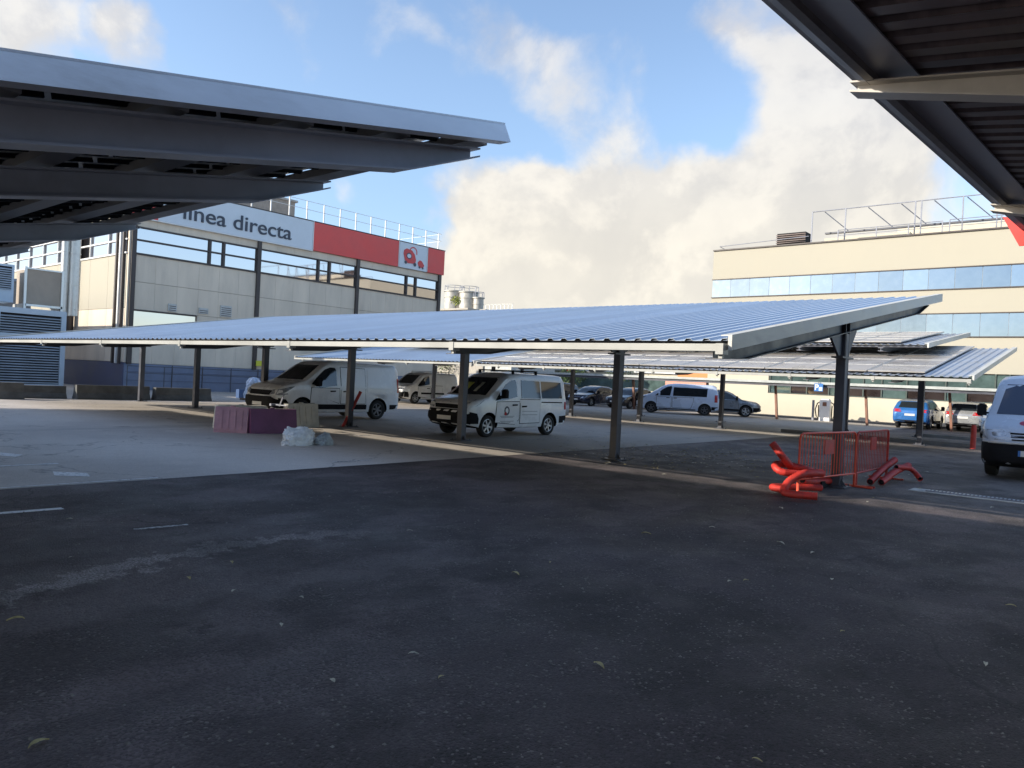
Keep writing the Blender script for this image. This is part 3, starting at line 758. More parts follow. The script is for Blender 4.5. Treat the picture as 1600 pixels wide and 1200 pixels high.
# ducts and roof machines on the louvred plant housing
def duct(x, y, r_, z0, z1, lab):
    d = thing('ventilation_duct', lab, 'duct', (x, y, 0))
    n = int((z1-z0)/1.5)
    for k in range(n):
        a = z0+(z1-z0)*k/n; b = z0+(z1-z0)*(k+1)/n
        q = MB(); q.tube([(0, 0, a), (0, 0, b-.04)], r_, 18); q.tube([(0, 0, b-.05), (0, 0, b+.0)], r_+.03, 18); q.build('duct_section', STAIN, d)
    q = MB(); q.box((-r_-.3, -.05, z0), (-.1, .05, z1)); q.build('bracket', STEELG, d)


duct(-44.0, 15.0, .16, 4.05, 8.9, 'slim shiny steel duct left of the fat one beside the office building')
duct(-44.0, 15.45, .27, 3.9, 8.9, 'fat shiny steel duct rising beside the sunlit end of the office building')
an = thing('shade_block', 'grey block added behind the louvred plant housing to shade the office end wall', 'building', (-54, 8, 0))  # block added to cast shade on the foot of the office's short side
m_ = MB(); m_.box((-14, -8, 0), (7.4, 6.3, 5.6)); m_.build('wall', mat('shade block wall', (.22, .21, .2), .8), an)
m_ = MB(); m_.box((-14.1, -8.1, 5.6), (7.5, 6.4, 5.75)); m_.build('roof_edge', STEELG, an)
lo = thing('plant_housing', 'pale blue plant housing with wide louvred openings left of the office building', 'plant housing', (-38, 11.5, 0))
m_ = MB(); m_.box((-6, -6, .0), (-.12, 1.62, 3.75)); m_.build('housing', LOUV, lo)
m_ = MB(); m_.box((-.12, -6, .3), (0, -.98, 3.75)); m_.box((-.12, 1.42, .3), (0, 1.62, 3.75)); m_.box((-.12, -.98, 3.5), (0, 1.42, 3.75)); m_.box((-.12, -.98, 2.35), (0, 1.42, 2.62)); m_.box((-.12, -.98, .3), (0, 1.42, .42))
m_.build('front_frame', LOUV, lo)
m_ = MB(); m_.box((-.14, -.98, .42), (-.11, 1.42, 3.5)); m_.build('back_panel', DARKIN, lo)
sme = MB().prism([(0, 0), (.09, -.05), (.095, -.04), (.005, .012)], 1, -.98, 1.42).mesh('slat'); sme.materials.append(LOUVD)
for k in range(16): link('slat', sme, None, lo, (-.10, 0, .50+k*.115))
for k in range(7): link('slat', sme, None, lo, (-.10, 0, 2.70+k*.115))
ac = thing('roof_unit', 'tan boxed roof unit in a steel frame on the louvred plant housing', 'air unit', (-39.6, 12.6, 3.75))
m_ = MB(); m_.box((-1.4, -.65, .32), (0, .8, 1.9)); m_.build('casing', TAN, ac)
m_ = MB()
for y in (-.72, .82): m_.box((-1.4, y-.05, 0), (.05, y+.05, .3)); m_.box((-.02, y-.05, 0), (.06, y+.05, 2.0))
m_.box((-.02, -.7, .2), (.06, .85, .3)); m_.box((-.02, -.67, 1.9), (.05, .77, 1.97)); m_.build('frame', ALU, ac)
ac2 = thing('roof_unit', 'grey louvred roof unit at the left end of the plant housing', 'air unit', (-39.6, 10.6, 3.75))
m_ = MB(); m_.box((-1.4, -1.2, .3), (-.05, .85, 2.0)); m_.build('casing', LOUV, ac2)
sme2 = MB().prism([(0, 0), (.05, -.05), (.055, -.04), (.005, .012)], 1, -1.1, .72).mesh('slat'); sme2.materials.append(LOUVD)
m_ = MB(); m_.box((-.05, -1.12, .85), (-.04, .74, 1.9)); m_.build('back_panel', DARKIN, ac2)
for k in range(10): link('slat', sme2, None, ac2, (-.04, 0, .9+k*.1))
# concrete blocks at the end of the yard
for i, (y, l, x) in enumerate(((8.9, .95, -32.6), (9.95, 1.7, -33.6), (11.9, 2.9, -33.2), (14.98, 2.5, -33.0))):
    q = MB(); h = (.62, .5, .58, .55)[i]
    q.prism([(-.28, 0), (.28, 0), (.28, .06), (.18, h*.45), (.16, h), (-.16, h), (-.18, h*.45), (-.28, .06)], 1, 0, l)
    o = q.build('concrete_barrier', CONCB, None, (x, y, .004))
    tag(o, ('tall stained concrete block at the far left end of the yard', 'low dark concrete barrier beneath the louvred housing', 'long dark concrete barrier behind the farthest carport post', 'grey concrete barrier right of the dark long one, by the handrail')[i], 'concrete barrier', 'concrete barriers at the end of the yard')

# ------------------------------------------------------------------ right building
RB = thing('office_building', 'warm beige office building with bands of blue mirrored windows at right', 'building', (-25.2, 52, 0))
def rb(mb, name, m, parent=RB): 
    return mb.build(name, m, parent, (25.2, -52, 0) if parent is RB else (0, 0, 0))


XA, XB = -25.2, 12.0
m_ = MB(); m_.box((XA+.1, 52.2, 0), (XB, 66, 11.6)); rb(m_, 'core', mat('inner wall', (.25, .23, .21)))
for z0, z1, mm in ((9.78, 11.85, BEIGER), (6.98, 8.40, BEIGER), (3.35, 5.50, BEIGER)):
    m_ = MB(); m_.box((XA, 52, z0), (XB, 52.2, z1)); m_.box((XA, 52.2, z0), (XA+.12, 66, z1)); rb(m_, 'wall', mm)
m_ = MB(); m_.box((XA, 51.95, 0), (XB, 52.2, 1.62)); rb(m_, 'ground_floor_wall', CREAMR)
m_ = MB(); m_.box((XA, 51.96, 1.62), (-20.6, 52.2, 3.35)); rb(m_, 'end_wall', CREAMR)
m_ = MB(); m_.box((XA-.03, 51.9, 11.86), (XB, 52.3, 11.95)); m_.box((XA-.02, 51.93, 9.72), (XB, 52.0, 9.78)); m_.box((XA-.02, 51.93, 8.40), (XB, 52.0, 8.46)); m_.box((XA-.02, 51.93, 6.92), (XB, 52.0, 6.98)); m_.box((XA-.02, 51.93, 5.50), (XB, 52.0, 5.56))
rb(m_, 'window_trim', MULL)
for z0, z1, mm in ((8.46, 9.72, MIRRORB), (5.56, 6.92, MIRRORB)):
    n = 26; w = (XB-XA)/n
    for k in range(n):
        x = XA+k*w; t = random.uniform(-.006, .006)
        q = MB(); q.add([(x+.02, 52.02+t, z0), (x+w-.02, 52.02-t, z0), (x+w-.02, 52.02-t+.003, z1), (x+.02, 52.02+t+random.uniform(-.004, .004), z1), (x+.02, 52.1, z0), (x+w-.02, 52.1, z0), (x+w-.02, 52.1, z1), (x+.02, 52.1, z1)],
                       [(0, 1, 2, 3), (4, 7, 6, 5), (0, 4, 5, 1), (1, 5, 6, 2), (2, 6, 7, 3), (3, 7, 4, 0)])
        o = rb(q, 'window_pane', mm)
    m_ = MB()
    for k in range(1, n): m_.box((XA+k*w-.018, 52.03, z0), (XA+k*w+.018, 52.09, z1))
    rb(m_, 'window_joint', mat('joint', (.2, .25, .3), .5))
xx = -20.5; k = 0
while xx < XB-1:
    w = (1.45, 1.1, 1.45, .7)[k % 4]
    for z0, z1, mm in ((1.66, 2.42, DKGLASS if k % 3 else GREENGL), (2.48, 3.28, GREENGL)):
        q = MB(); q.box((xx+.05, 52.04, z0), (xx+w-.05, 52.1, z1)); rb(q, 'ground_floor_pane', mm)
    q = MB(); q.box((xx-.04, 51.98, 1.62), (xx+.04, 52.12, 3.35)); rb(q, 'mullion', mat('dark green frame', (.05, .07, .06), .5))
    xx += w; k += 1
m_ = MB(); m_.box((-20.6, 51.97, 2.42), (XB, 52.1, 2.48)); m_.box((-20.6, 51.93, 1.62), (XB, 51.98, 1.68)); rb(m_, 'window_trim', mat('dark green frame', (.05, .07, .06)))
# roof: rail, steel frame, louvred unit, low roof rooms
m_ = MB(); m_.tube([(XA+.2, 52.5, 12.28), (-18.5, 52.5, 12.5)], .025, 6); m_.tube([(XA+.2, 52.5, 12.28), (XA+.8, 53.3, 11.9)], .02, 6); rb(m_, 'roof_rail', STEELG)
m_ = MB(); m_.box((-20.9, 53, 11.85), (-18.9, 54.2, 12.95)); o = rb(m_, 'louvred_unit', DARKIN)
for k in range(7): q = MB(); q.box((-20.95, 52.93, 11.95+k*.14), (-18.88, 52.99, 12.01+k*.14)); q.build('slat', mat('brown slat', (.12, .08, .07), .5), o)
m_ = MB(); m_.box((-18.6, 56, 11.6), (-13, 60, 12.95)); m_.box((-14, 57, 11.6), (-2, 62, 13.4)); rb(m_, 'roof_room', CREAMR)
m_ = MB(); m_.box((-18, 54.2, 12.9), (-2, 54.5, 13.0)); rb(m_, 'roof_canopy', STEEL)
m_ = MB(); m_.tube([(-18.5, 53, 14.25), (2, 53, 14.25)], .035, 6); rb(m_, 'frame_top', STEELG)
for x in (-18.5, -16.3, -12.05, -11.7, -9.4, -7.6, -5.5): m_ = MB(); m_.box((x-.035, 52.97, 11.9), (x+.035, 53.04, 14.25)); rb(m_, 'frame_post', STEELG)
for x in (-17.7, -14.9, -12.9, -11.0, -9.2, -7.4): m_ = MB(); m_.bar((x, 53.1, 14.2), (x+1.25, 54.3, 13.0), .045); rb(m_, 'frame_brace', STEELG)
m_ = MB(); m_.tube([(-16.6, 52.6, 12.75), (-10.4, 52.6, 12.75)], .025, 6); m_.tube([(-16.6, 52.6, 12.4), (2, 52.6, 12.4)], .02, 6); m_.tube([(-10.0, 52.6, 12.8), (2, 52.6, 12.8)], .025, 6)
for x in (-16.6, -14.2, -12.3, -10.4, -10.0, -7.3, -5.2): m_.box((x-.03, 52.57, 11.95), (x+.03, 52.63, 12.78))
rb(m_, 'guard_rail', STEELG)
# pavement and kerb before it
kb = MB(); kb.box((-42, 50.6, 0), (14, 51.95, .12)); struct(kb.build('pavement', mat('pavement', (.22, .20, .18), .9, .0, .15, 2)))
kb = MB(); kb.box((-8.0, 37.4, 0), (8, 37.6, .13)); struct(kb.build('kerb', mat('kerb', (.26, .25, .24), .9, .0, .15, 2)))
kb = MB(); kb.box((-11.8, 31.35, 0), (-4.9, 31.5, .13)); struct(kb.build('kerb', mat('kerb', (.26, .25, .24))))

# ------------------------------------------------------------------ far background
FB = thing('distant_building', 'long low pale building with a barred terrace far behind the parked cars', 'building', (-50, 75, 0))
m_ = MB(); m_.box((-30, 0, 0), (22, 8, 3.2)); m_.build('wall', CREAMR, FB)
m_ = MB(); m_.box((-28, -.06, 1.2), (20, -.02, 2.4)); m_.build('window_band', GREENGL, FB)
for k in range(60): q = MB(); q.box((-28+k*.8, -.3, 3.3), (-27.9+k*.8, -.2, 4.3)); q.build('terrace_bar', WHITEP, FB)
m_ = MB(); m_.box((-28.2, -.32, 4.3), (20, -.16, 4.42)); m_.box((-28.2, -.32, 3.2), (20, -.16, 3.3)); m_.build('terrace_rail', WHITEP, FB)
m_ = MB(); m_.box((-30, 2.5, 3.2), (22, 8, 6.2)); m_.build('upper_wall', mat('pale cladding', (.52, .52, .48), .7), FB)
FB2 = thing('distant_building', 'flat roofed building carrying round steel cooling towers past the office sign', 'building', (-60, 62, 0))
m_ = MB(); m_.box((-12, 0, 0), (3, 10, 9.4)); m_.build('wall', mat('dull cladding', (.40, .37, .32), .8), FB2)
m_ = MB()
for k in range(24): m_.box((1-.03+k*.0, 0, 9.4), (1.03, .05, 9.41))
for i, (x, r_, h) in enumerate(((-4.0, 1.15, 11.8), (-1.6, 1.1, 11.6), (.0, .6, 10.9))):
    q = MB(); q.tube([(x, 2, 9.4), (x, 2, h)], r_, 20); q.tube([(x, 2, h), (x, 2, h+.12)], r_+.12, 20); q.tube([(x, 2, h-.7), (x, 2, h-.6)], r_+.06, 20); q.build('cooling_tower', mat('dull steel tower', (.40, .38, .34), .5, .2, .2, 2), FB2)
    q = MB()
    for k in range(8): a = k*math.pi/4; q.box((x+r_*math.cos(a)-.03, 2+r_*math.sin(a)-.03, h), (x+r_*math.cos(a)+.03, 2+r_*math.sin(a)+.03, h+.7))
    q.tube([(x+r_*math.cos(a), 2+r_*math.sin(a), h+.7) for a in [j*math.pi/8 for j in range(17)]], .03, 5); q.build('tower_rail', STEELG, FB2)
for k in range(8): q = MB(); q.box((2.9+k*.55, .1, 8.3), (2.96+k*.55, .15, 9.9)); q.build('rail_post', WHITEP, FB2)
q = MB(); q.box((2.9, .1, 9.85), (6.9, .15, 9.92)); q.box((2.9, .0, 8.0), (7, 8, 8.3)); q.box((3.0, .2, 0), (7, 8, 8.0)); q.build('low_wing', mat('pale cladding', (.5, .5, .5)), FB2)
sp_ = thing('potted_shrub', 'small yellow green shrub on the roof ledge beside the cooling towers', 'shrub', (-60.6, 60.9, 9.4))
q = leaf_clump(240, .62, .12, 5); o = q.build('foliage', mat('yellow green leaves', (.30, .32, .06), .6, .0, .4, 6), sp_); o.location = (0, 0, .95)
q = MB(); q.tube([(0, 0, 0), (0, 0, .8)], .04, 6); q.build('stem', BARK, sp_)
q = MB(); q.box((-12, -1.8, 9.2), (2.0, .0, 9.4)); q.build('roof_ledge', mat('dull cladding', (.4, .4, .4)), FB2)
osn = MB(); osn.box((0, 0, 0), (5.6, .15, 1.5))
og = osn.build('shop_sign', ORANGE, None, (-39.3, 73.9, 2.85)); tag(og, 'long orange sign board far behind the pale blue van', 'sign')
kb = MB(); kb.box((0, .0, 0), (6.0, .1, 1.1)); tag(kb.build('shop_sign', mat('salmon board', (.62, .28, .20), .6), None, (-40.6, 73.6, 1.6)), 'pale salmon board under the orange sign behind the pale blue van', 'sign')
for i, (x, y, h, r_, lab) in enumerate(((-47.5, 66, 3.0, 1.7, 'bushy green tree behind the dark parked cars, left one'), (-43.0, 68, 3.4, 1.5, 'thin tree behind the dark parked cars, right of the bushy one'), (-62.5, 62.5, 3.4, 2.0, 'dark green tree past the corner of the signed office building'))):
    t = thing('tree', lab, 'tree', (x, y, 0))
    q = MB(); q.tube([(0, 0, 0), (.1, 0, h*.4), (0, .1, h*.8)], .1, 8, radii=[.14, .10, .05]); q.tube([(.1, 0, h*.4), (.7, .2, h*.75)], .04, 6); q.tube([(.1, 0, h*.45), (-.6, -.2, h*.8)], .04, 6); q.build('trunk', BARK, t)
    q = leaf_clump(1400 if i != 1 else 500, r_, .11, 20+i, .7); o = q.build('crown', LEAFG, t, (0, 0, h*.85))
m_ = MB(); m_.box((-.0, 0, 0), (.55, .05, .9)); tag(m_.build('notice_board', mat('red board', (.6, .04, .03), .5), None, (-51.0, 69.5, 3.0)), 'small red board above the cars between the carport posts', 'sign')
cl = thing('distant_building', 'white clad building block seen through the gap behind the small white van', 'building', (-72, 78, 0))
m_ = MB(); m_.box((-6, 0, 0), (14, 6, 6)); m_.build('wall', mat('white cladding', (.6, .62, .64), .6), cl)
m_ = MB()
for k in range(9): m_.box((-5+k*2, -.05, 2.2), (-3.8+k*2, -.01, 3.4))
m_.build('window_band', GREENGL, cl)
fn = thing('fence', 'white barred fence behind the van with roof bars', 'fence', (-52, 60, 0))
for k in range(45): q = MB(); q.box((-6+k*.3, 0, 0), (-5.9+k*.3, .05, 2.2)); q.build('bar', WHITEP, fn)
q = MB(); q.box((-6, -.02, 2.0), (7.4, -.0, 2.08)); q.box((-6, -.02, .3), (7.4, .0, .38)); q.build('rail', WHITEP, fn)

# parking sign, charger, bollard, small signs
ps = thing('parking_sign', 'blue and white parking sign hanging under the walkway roof', 'sign', (-15, 45.45, 0))
q = MB(); q.box((-.25, -.03, 1.85), (.25, 0, 2.30)); q.build('sign_plate', SIGNB, ps)
q = MB(); q.box((.02, -.034, 1.88), (.22, -.031, 2.1)); q.build('symbol', mat('pale blue print', (.5, .65, .8), .5), ps)
tm = text_mesh('P', .46, .002, .01)
for v_ in tm.vertices: v_.co = Vector((v_.co.x-.23, -.034+v_.co.z*.3, v_.co.y+1.93))
link('lettering', tm, WHITEP, ps)
q = MB(); q.box((-.02, -.02, 2.3), (.02, .0, 2.42)); q.build('hanger', STEEL, ps)
ch = thing('car_charger', 'white car charging post with cables looped on both sides, before the cream wall', 'charger', (-15.9, 49.6, 0))
q = MB(); q.prism([(-.32, 0), (.32, 0), (.32, 1.25), (.22, 1.4), (-.22, 1.4), (-.32, 1.25)], 1, -.15, .15); q.build('cabinet', WHITEV, ch)
q = MB(); q.box((-.12, -.165, .95), (.12, -.151, 1.2)); q.build('screen', BROWNP, ch)
for s in (-1, 1):
    q = MB(); q.tube([(s*.34, 0, 1.2), (s*.5, 0, 1.1), (s*.62, 0, .7), (s*.55, 0, .3), (s*.42, 0, .15), (s*.4, 0, .45), (s*.42, 0, 1.0)], .035, 6); q.build('cable', BLACK, ch)
    q = MB(); q.box((s*.75-.06, -.06, 0), (s*.75+.06, .06, 1.3)); q.build('guard_post', BLACK if s > 0 else STEELG, ch)
q = MB(); q.tube([(0, 0, 0), (0, 0, .78)], .09, 12); q.tube([(0, 0, .78), (0, 0, .84)], .07, 12); tag(q.build('bollard', REDPD, None, (-4.75, 30.6, 0)), 'short dull red bollard just left of the right hand white van', 'bollard')
q = MB(); q.box((-.02, -.3, 0), (.02, .3, .35)); tag(q.build('notice_board', YELL, None, (-44.8, 27.15, 1.75)), 'small yellow notice on the office building wall above the plinth', 'sign')
# pipes leaning on the third post
q = MB(); q.tube([(0, 0, 0), (.05, .25, .5), (.1, .52, 1.05)], .05, 8); tag(q.build('leaning_pole', REDPD, None, (-18.1, 13.75, 0)), 'dull red pole leaning on the carport post before the large white van', 'pole')
q = MB(); q.box((0, 0, 0), (.3, 2.2, .45)); q.box((.3, .3, .2), (.34, 1.9, .35)); tag(q.build('equipment_crate', mat('blue crate', (.03, .08, .2), .5), None, (-36.5, 20.8, .01)), 'dark blue crate low behind the carport beside the large white van', 'crate')
cw = thing('wrapped_stack', 'stack of goods in shiny plastic wrap left of the large white van', 'wrapped goods', (-34.0, 20.3, .004))
rr = random.Random(9); q = MB(); base = []
n = 14
for zi, zf in enumerate((0, .3, .6, .9, 1.1, 1.15)):
    for k in range(n):
        a = 2*math.pi*k/n; r_ = (.42, .45, .40, .36, .22, .05)[zi]*rr.uniform(.85, 1.12); base.append((r_*math.cos(a), r_*math.sin(a), zf))
fs = [(i*n+k, i*n+(k+1) % n, (i+1)*n+(k+1) % n, (i+1)*n+k) for i in range(5) for k in range(n)]
q.add(base, fs+[tuple(range(5*n, 6*n))]); q.build('wrapping', mat('plastic wrap', (.40, .50, .66), .25, .0, .3, 7, bump=.5, bscale=9), cw)
q = MB(); q.box((-.45, -.45, -.0), (.45, .45, .1)); q.build('pallet', BARK, cw)

# ------------------------------------------------------------------ vehicles
def ipol(tab, s):
    if s <= tab[0][0]: return tab[0][1]
    for (a, x), (b, y) in zip(tab, tab[1:]):
        if s <= b: return x+(y-x)*(s-a)/(b-a)
    return tab[-1][1]


def wheel_meshes(r_, w, spokes, rim_m):
    prof = [(-w/2+.02, r_*.66), (-w/2, r_*.72), (-w/2, r_*.93), (-w/2+.025, r_), (w/2-.025, r_), (w/2, r_*.93), (w/2, r_*.72), (w/2-.02, r_*.66)]
    n = 28; vs = []; fs = []
    for k in range(n):
        a = 2*math.pi*k/n
        for y, q in prof: vs.append((q*math.cos(a), y, q*math.sin(a)))
    m = len(prof)
    for k in range(n):
        for j in range(m-1): fs.append((k*m+j, ((k+1) % n)*m+j, ((k+1) % n)*m+j+1, k*m+j+1))
    t = MB().add(vs, fs, 0, True); tme = t.mesh('wheel'); tme.materials.append(RUBBER)
    rb_ = MB(); y0 = w/2
    # dish
    rings = [(y0-.02, r_*.67), (y0-.005, r_*.62), (y0-.05, r_*.58)]
    vs = []; fs = []
    for k in range(n):
        a = 2*math.pi*k/n
        for y, q in rings: vs.append((q*math.cos(a), y, q*math.sin(a)))
    for k in range(n):
        for j in range(2): fs.append((k*3+j, ((k+1) % n)*3+j, ((k+1) % n)*3+j+1, k*3+j+1))
    rb_.add(vs, fs, 0, True)
    rb_.add([(r_*.6*math.cos(2*math.pi*k/n), y0-.06, r_*.6*math.sin(2*math.pi*k/n)) for k in range(n)], [tuple(range(n))], 1)
    rb_.tube([(0, y0-.06, 0), (0, y0-.012, 0)], r_*.17, 14)
    for k in range(spokes):
        a = 2*math.pi*k/spokes+.2; c, s = math.cos(a), math.sin(a); wd = r_*(.09 if spokes > 5 else .13)
        p0 = Vector((c*r_*.1, y0-.025, s*r_*.1)); p1 = Vector((c*r_*.61, y0-.02, s*r_*.61)); t = Vector((-s, 0, c))*wd
        rb_.add([p0-t, p0+t, p1+t*.8, p1-t*.8, p0-t+Vector((0, -.03, 0)), p0+t+Vector((0, -.03, 0)), p1+t*.8+Vector((0, -.03, 0)), p1-t*.8+Vector((0, -.03, 0))], [(0, 1, 2, 3), (4, 7, 6, 5), (0, 4, 5, 1), (1, 5, 6, 2), (2, 6, 7, 3), (3, 7, 4, 0)])
    rme = rb_.mesh('rim'); rme.materials.append(rim_m); rme.materials.append(BLACK)
    return tme, rme


def vehicle(name, label, cat, spec, loc, heading, paint, group=None):
    root = thing(name, label, cat, loc, heading, group)
    L, W, H = spec['L'], spec['W'], spec['H']; zb0 = spec.get('zb', .24); belt = spec['belt']; tum = spec.get('tumble', .14)
    prof = spec['prof']; plan = spec.get('plan', .55)
    ss = sorted(set([round(p[0], 3) for p in prof]+[round(L*k/44, 3) for k in range(45)]))
    X = lambda s: L/2-s
    rings = []
    def wd(s):
        w = W/2
        if s < plan: w *= 1-.16*(1-s/plan)**2.2
        if s > L-.35: w *= 1-.07*((s-(L-.35))/.35)**2
        return w
    for s in ss:
        w = wd(s); zt = ipol(prof, s); zb = zb0+(.10*(1-s/.5) if s < .5 else 0)+(.12*(s-(L-.5))/.5 if s > L-.5 else 0)
        zbl = min(belt, zt-.11); hh = zt-zbl; rw = w*(1-tum*min(1, hh/(H-belt))); r_ = min(spec.get('rr', .15), hh*.55)
        cr = .03*(rw/.8)
        half = [(0, zb), (w*.75, zb), (w*.95, zb+.03), (w*.99, zb+.13), (w, zb+.5*(zbl-zb)), (w*.995, zbl)]
        zr = zt-r_; half += [(w*.995+(rw-w*.995)*.5, (zbl+zr)/2), (rw, zr), (rw-r_*.12, zt-r_*.42), (rw-r_*.45, zt-r_*.12), (rw-r_*1.1, zt), (rw*.5, zt+cr*.8), (0, zt+cr)]
        rings.append([(X(s), y, z) for y, z in half]+[(X(s), -y, z) for y, z in reversed(half[1:-1])])
    n = len(rings[0]); mb = MB()
    # rounded noses: extra small rings front and back
    def shrink(rg, dx, k):
        cz = sum(p[2] for p in rg)/n; return [(p[0]+dx, p[1]*k, cz+(p[2]-cz)*k) for p in rg]
    rings = [shrink(rings[0], .075, .72), shrink(rings[0], .05, .92)]+rings+[shrink(rings[-1], -.035, .93), shrink(rings[-1], -.045, .8)]
    vs = [p for rg in rings for p in rg]; fs = []
    for i in range(len(rings)-1):
        for k in range(n): fs.append((i*n+k, i*n+(k+1) % n, (i+1)*n+(k+1) % n, (i+1)*n+k))
    fs += [tuple(range(n))[::-1], tuple(range((len(rings)-1)*n, len(rings)*n))]
    mb.add(vs, fs, 0, True); me = mb.mesh('body'); me.materials.append(paint); me.materials.append(BLACK)
    bm = bmesh.new(); bm.from_mesh(me); bmesh.ops.triangulate(bm, faces=bm.faces); bvh = BVHTree.FromBMesh(bm); bm.free()
    wr = spec['wr']; ax = spec['axles']
    cb = MB()
    for s in ax:
        for sd in (-1, 1):
            cb.tube([(X(s), sd*(W/2+.2), wr+.02), (X(s), sd*(W/2-.30), wr+.02)], wr+.065, 28)
    cme = cb.mesh('cut'); cme.materials.append(paint); cme.materials.append(BLACK)
    for p_ in cme.polygons: p_.material_index = 1
    bo = bpy.data.objects.new('b', me); co = bpy.data.objects.new('c', cme); COL.objects.link(bo); COL.objects.link(co)
    md = bo.modifiers.new('b', 'BOOLEAN'); md.operation = 'DIFFERENCE'; md.object = co; md.solver = 'EXACT'
    dg = bpy.context.evaluated_depsgraph_get(); me2 = bpy.data.meshes.new_from_object(bo.evaluated_get(dg))
    if len(me2.polygons) < 100: me2 = me
    bpy.data.objects.remove(bo); bpy.data.objects.remove(co)
    me2.name = 'body'; me2.set_sharp_from_angle(angle=R(38))
    link('body', me2, None, root)

    def patch(nm, poly, face, m, off=.006, parent=None, lab=None, maxe=.22):
        """poly in 2D, face: 'L','R' (s,z) or 'F','B' (y,z) or 'T' (s,y)"""
        bm = bmesh.new()
        if face in 'LR': sd = 1 if face == 'L' else -1; P = [Vector((X(u), sd*3, v)) for u, v in poly]; d = Vector((0, -sd, 0))
        elif face == 'F': P = [Vector((L, u, v)) for u, v in poly]; d = Vector((-1, 0, 0))
        elif face == 'B': P = [Vector((-L, u, v)) for u, v in poly]; d = Vector((1, 0, 0))
        else: P = [Vector((X(u), v, 4)) for u, v in poly]; d = Vector((0, 0, -1))
        f = bm.faces.new([bm.verts.new(p) for p in P]); bmesh.ops.triangulate(bm, faces=[f])
        for _ in range(5):
            es = [e for e in bm.edges if e.calc_length() > maxe]
            if not es: break
            bmesh.ops.subdivide_edges(bm, edges=es, cuts=1); bmesh.ops.triangulate(bm, faces=bm.faces)
        nor = {}
        for v_ in bm.verts:
            h = bvh.ray_cast(v_.co, d)
            if h[0] is None: h = bvh.find_nearest(v_.co+d*(L if face in 'FB' else 3))
            nv = h[1] if h[1].dot(d) < 0 else -h[1]
            v_.co = h[0]+(nv*.5-d*.5)*off; nor[v_] = nv
        bmesh.ops.recalc_face_normals(bm, faces=bm.faces)
        if sum((f.normal.dot(-d)) for f in bm.faces) < 0: bmesh.ops.reverse_faces(bm, faces=bm.faces)
        ext = bmesh.ops.extrude_edge_only(bm, edges=[e for e in bm.edges if e.is_boundary])
        for g_ in ext['geom']:
            if isinstance(g_, bmesh.types.BMVert): g_.co += d*(off+.008)
        pm = bpy.data.meshes.new(nm); bm.to_mesh(pm); bm.free()
        for p_ in pm.polygons: p_.use_smooth = True
        pm.set_sharp_from_angle(angle=R(40))
        o = link(nm, pm, m, parent or root)
        if lab: o['label'] = lab
        return o
    for nm, poly, face, m, off in spec['patches']:
        mm = paint if m == 'paint' else m
        for fc in (('L', 'R') if face == 'S' else (face,)):
            patch(nm, poly, fc, mm, off)
    # doors: thin raised skins with handles
    for poly, hs, hz in spec.get('doors', []):
        sx_ = sum(p_[0] for p_ in poly)/len(poly); sz_ = sum(p_[1] for p_ in poly)/len(poly)
        big = [(a_+(.018 if a_ > sx_ else -.018), b_+(.018 if b_ > sz_ else -.018)) for a_, b_ in poly]
        for fc in 'LR':
            dobj = patch('door', poly, fc, paint, .010, maxe=.4)
            patch('door_seam', big, fc, BLACK, .003, dobj, maxe=.4)
            patch('handle', [(hs, hz), (hs+.2, hz+.01), (hs+.2, hz+.05), (hs, hz+.045)], fc, BLACK, .035, dobj)
    tme, rme = wheel_meshes(wr, spec.get('ww', .21), spec.get('spokes', 5), RIMS[spec.get('rim', 's')])
    for s in ax:
        for sd in (-1, 1):
            w_ = link('wheel', tme, None, root, (X(s), sd*(W/2-.13), wr+.004), (0, 0, 0 if sd > 0 else math.pi)); link('rim', rme, None, w_)
    # wing mirrors
    ms, mz = spec['mirror']
    for sd in (-1, 1):
        q = MB(); w = W/2*.98; x = X(ms)
        q.box((x-.05, sd*w, mz+.02), (x, sd*(w+.08), mz+.06)); q.prism([(w*sd+sd*.06, mz-.02), (sd*(w+.24), mz), (sd*(w+.24), mz+.2), (sd*(w+.18), mz+.25), (sd*(w+.07), mz+.23)], 0, x-.07, x+.04)
        q.build('wing_mirror', spec.get('mirror_m', BLACK), root)
    if spec.get('rack'):
        for s in spec['rack']:
            q = MB(); z = ipol(prof, s); q.box((X(s)-.03, -W*.40, z+.06), (X(s)+.03, W*.40, z+.1))
            for sd in (-1, 1): q.box((X(s)-.03, sd*W*.38-.03, z-.03), (X(s)+.03, sd*W*.38+.03, z+.07))
            q.build('roof_bar', spec.get('rack_m', BLACK), root)
    return root, patch


def circ(cx, cy, r_, n=18, ry=None): return [(cx+r_*math.cos(2*math.pi*k/n), cy+(ry or r_)*math.sin(2*math.pi*k/n)) for k in range(n)]
def rect(a, b, c, d): return [(a, b), (c, b), (c, d), (a, d)]


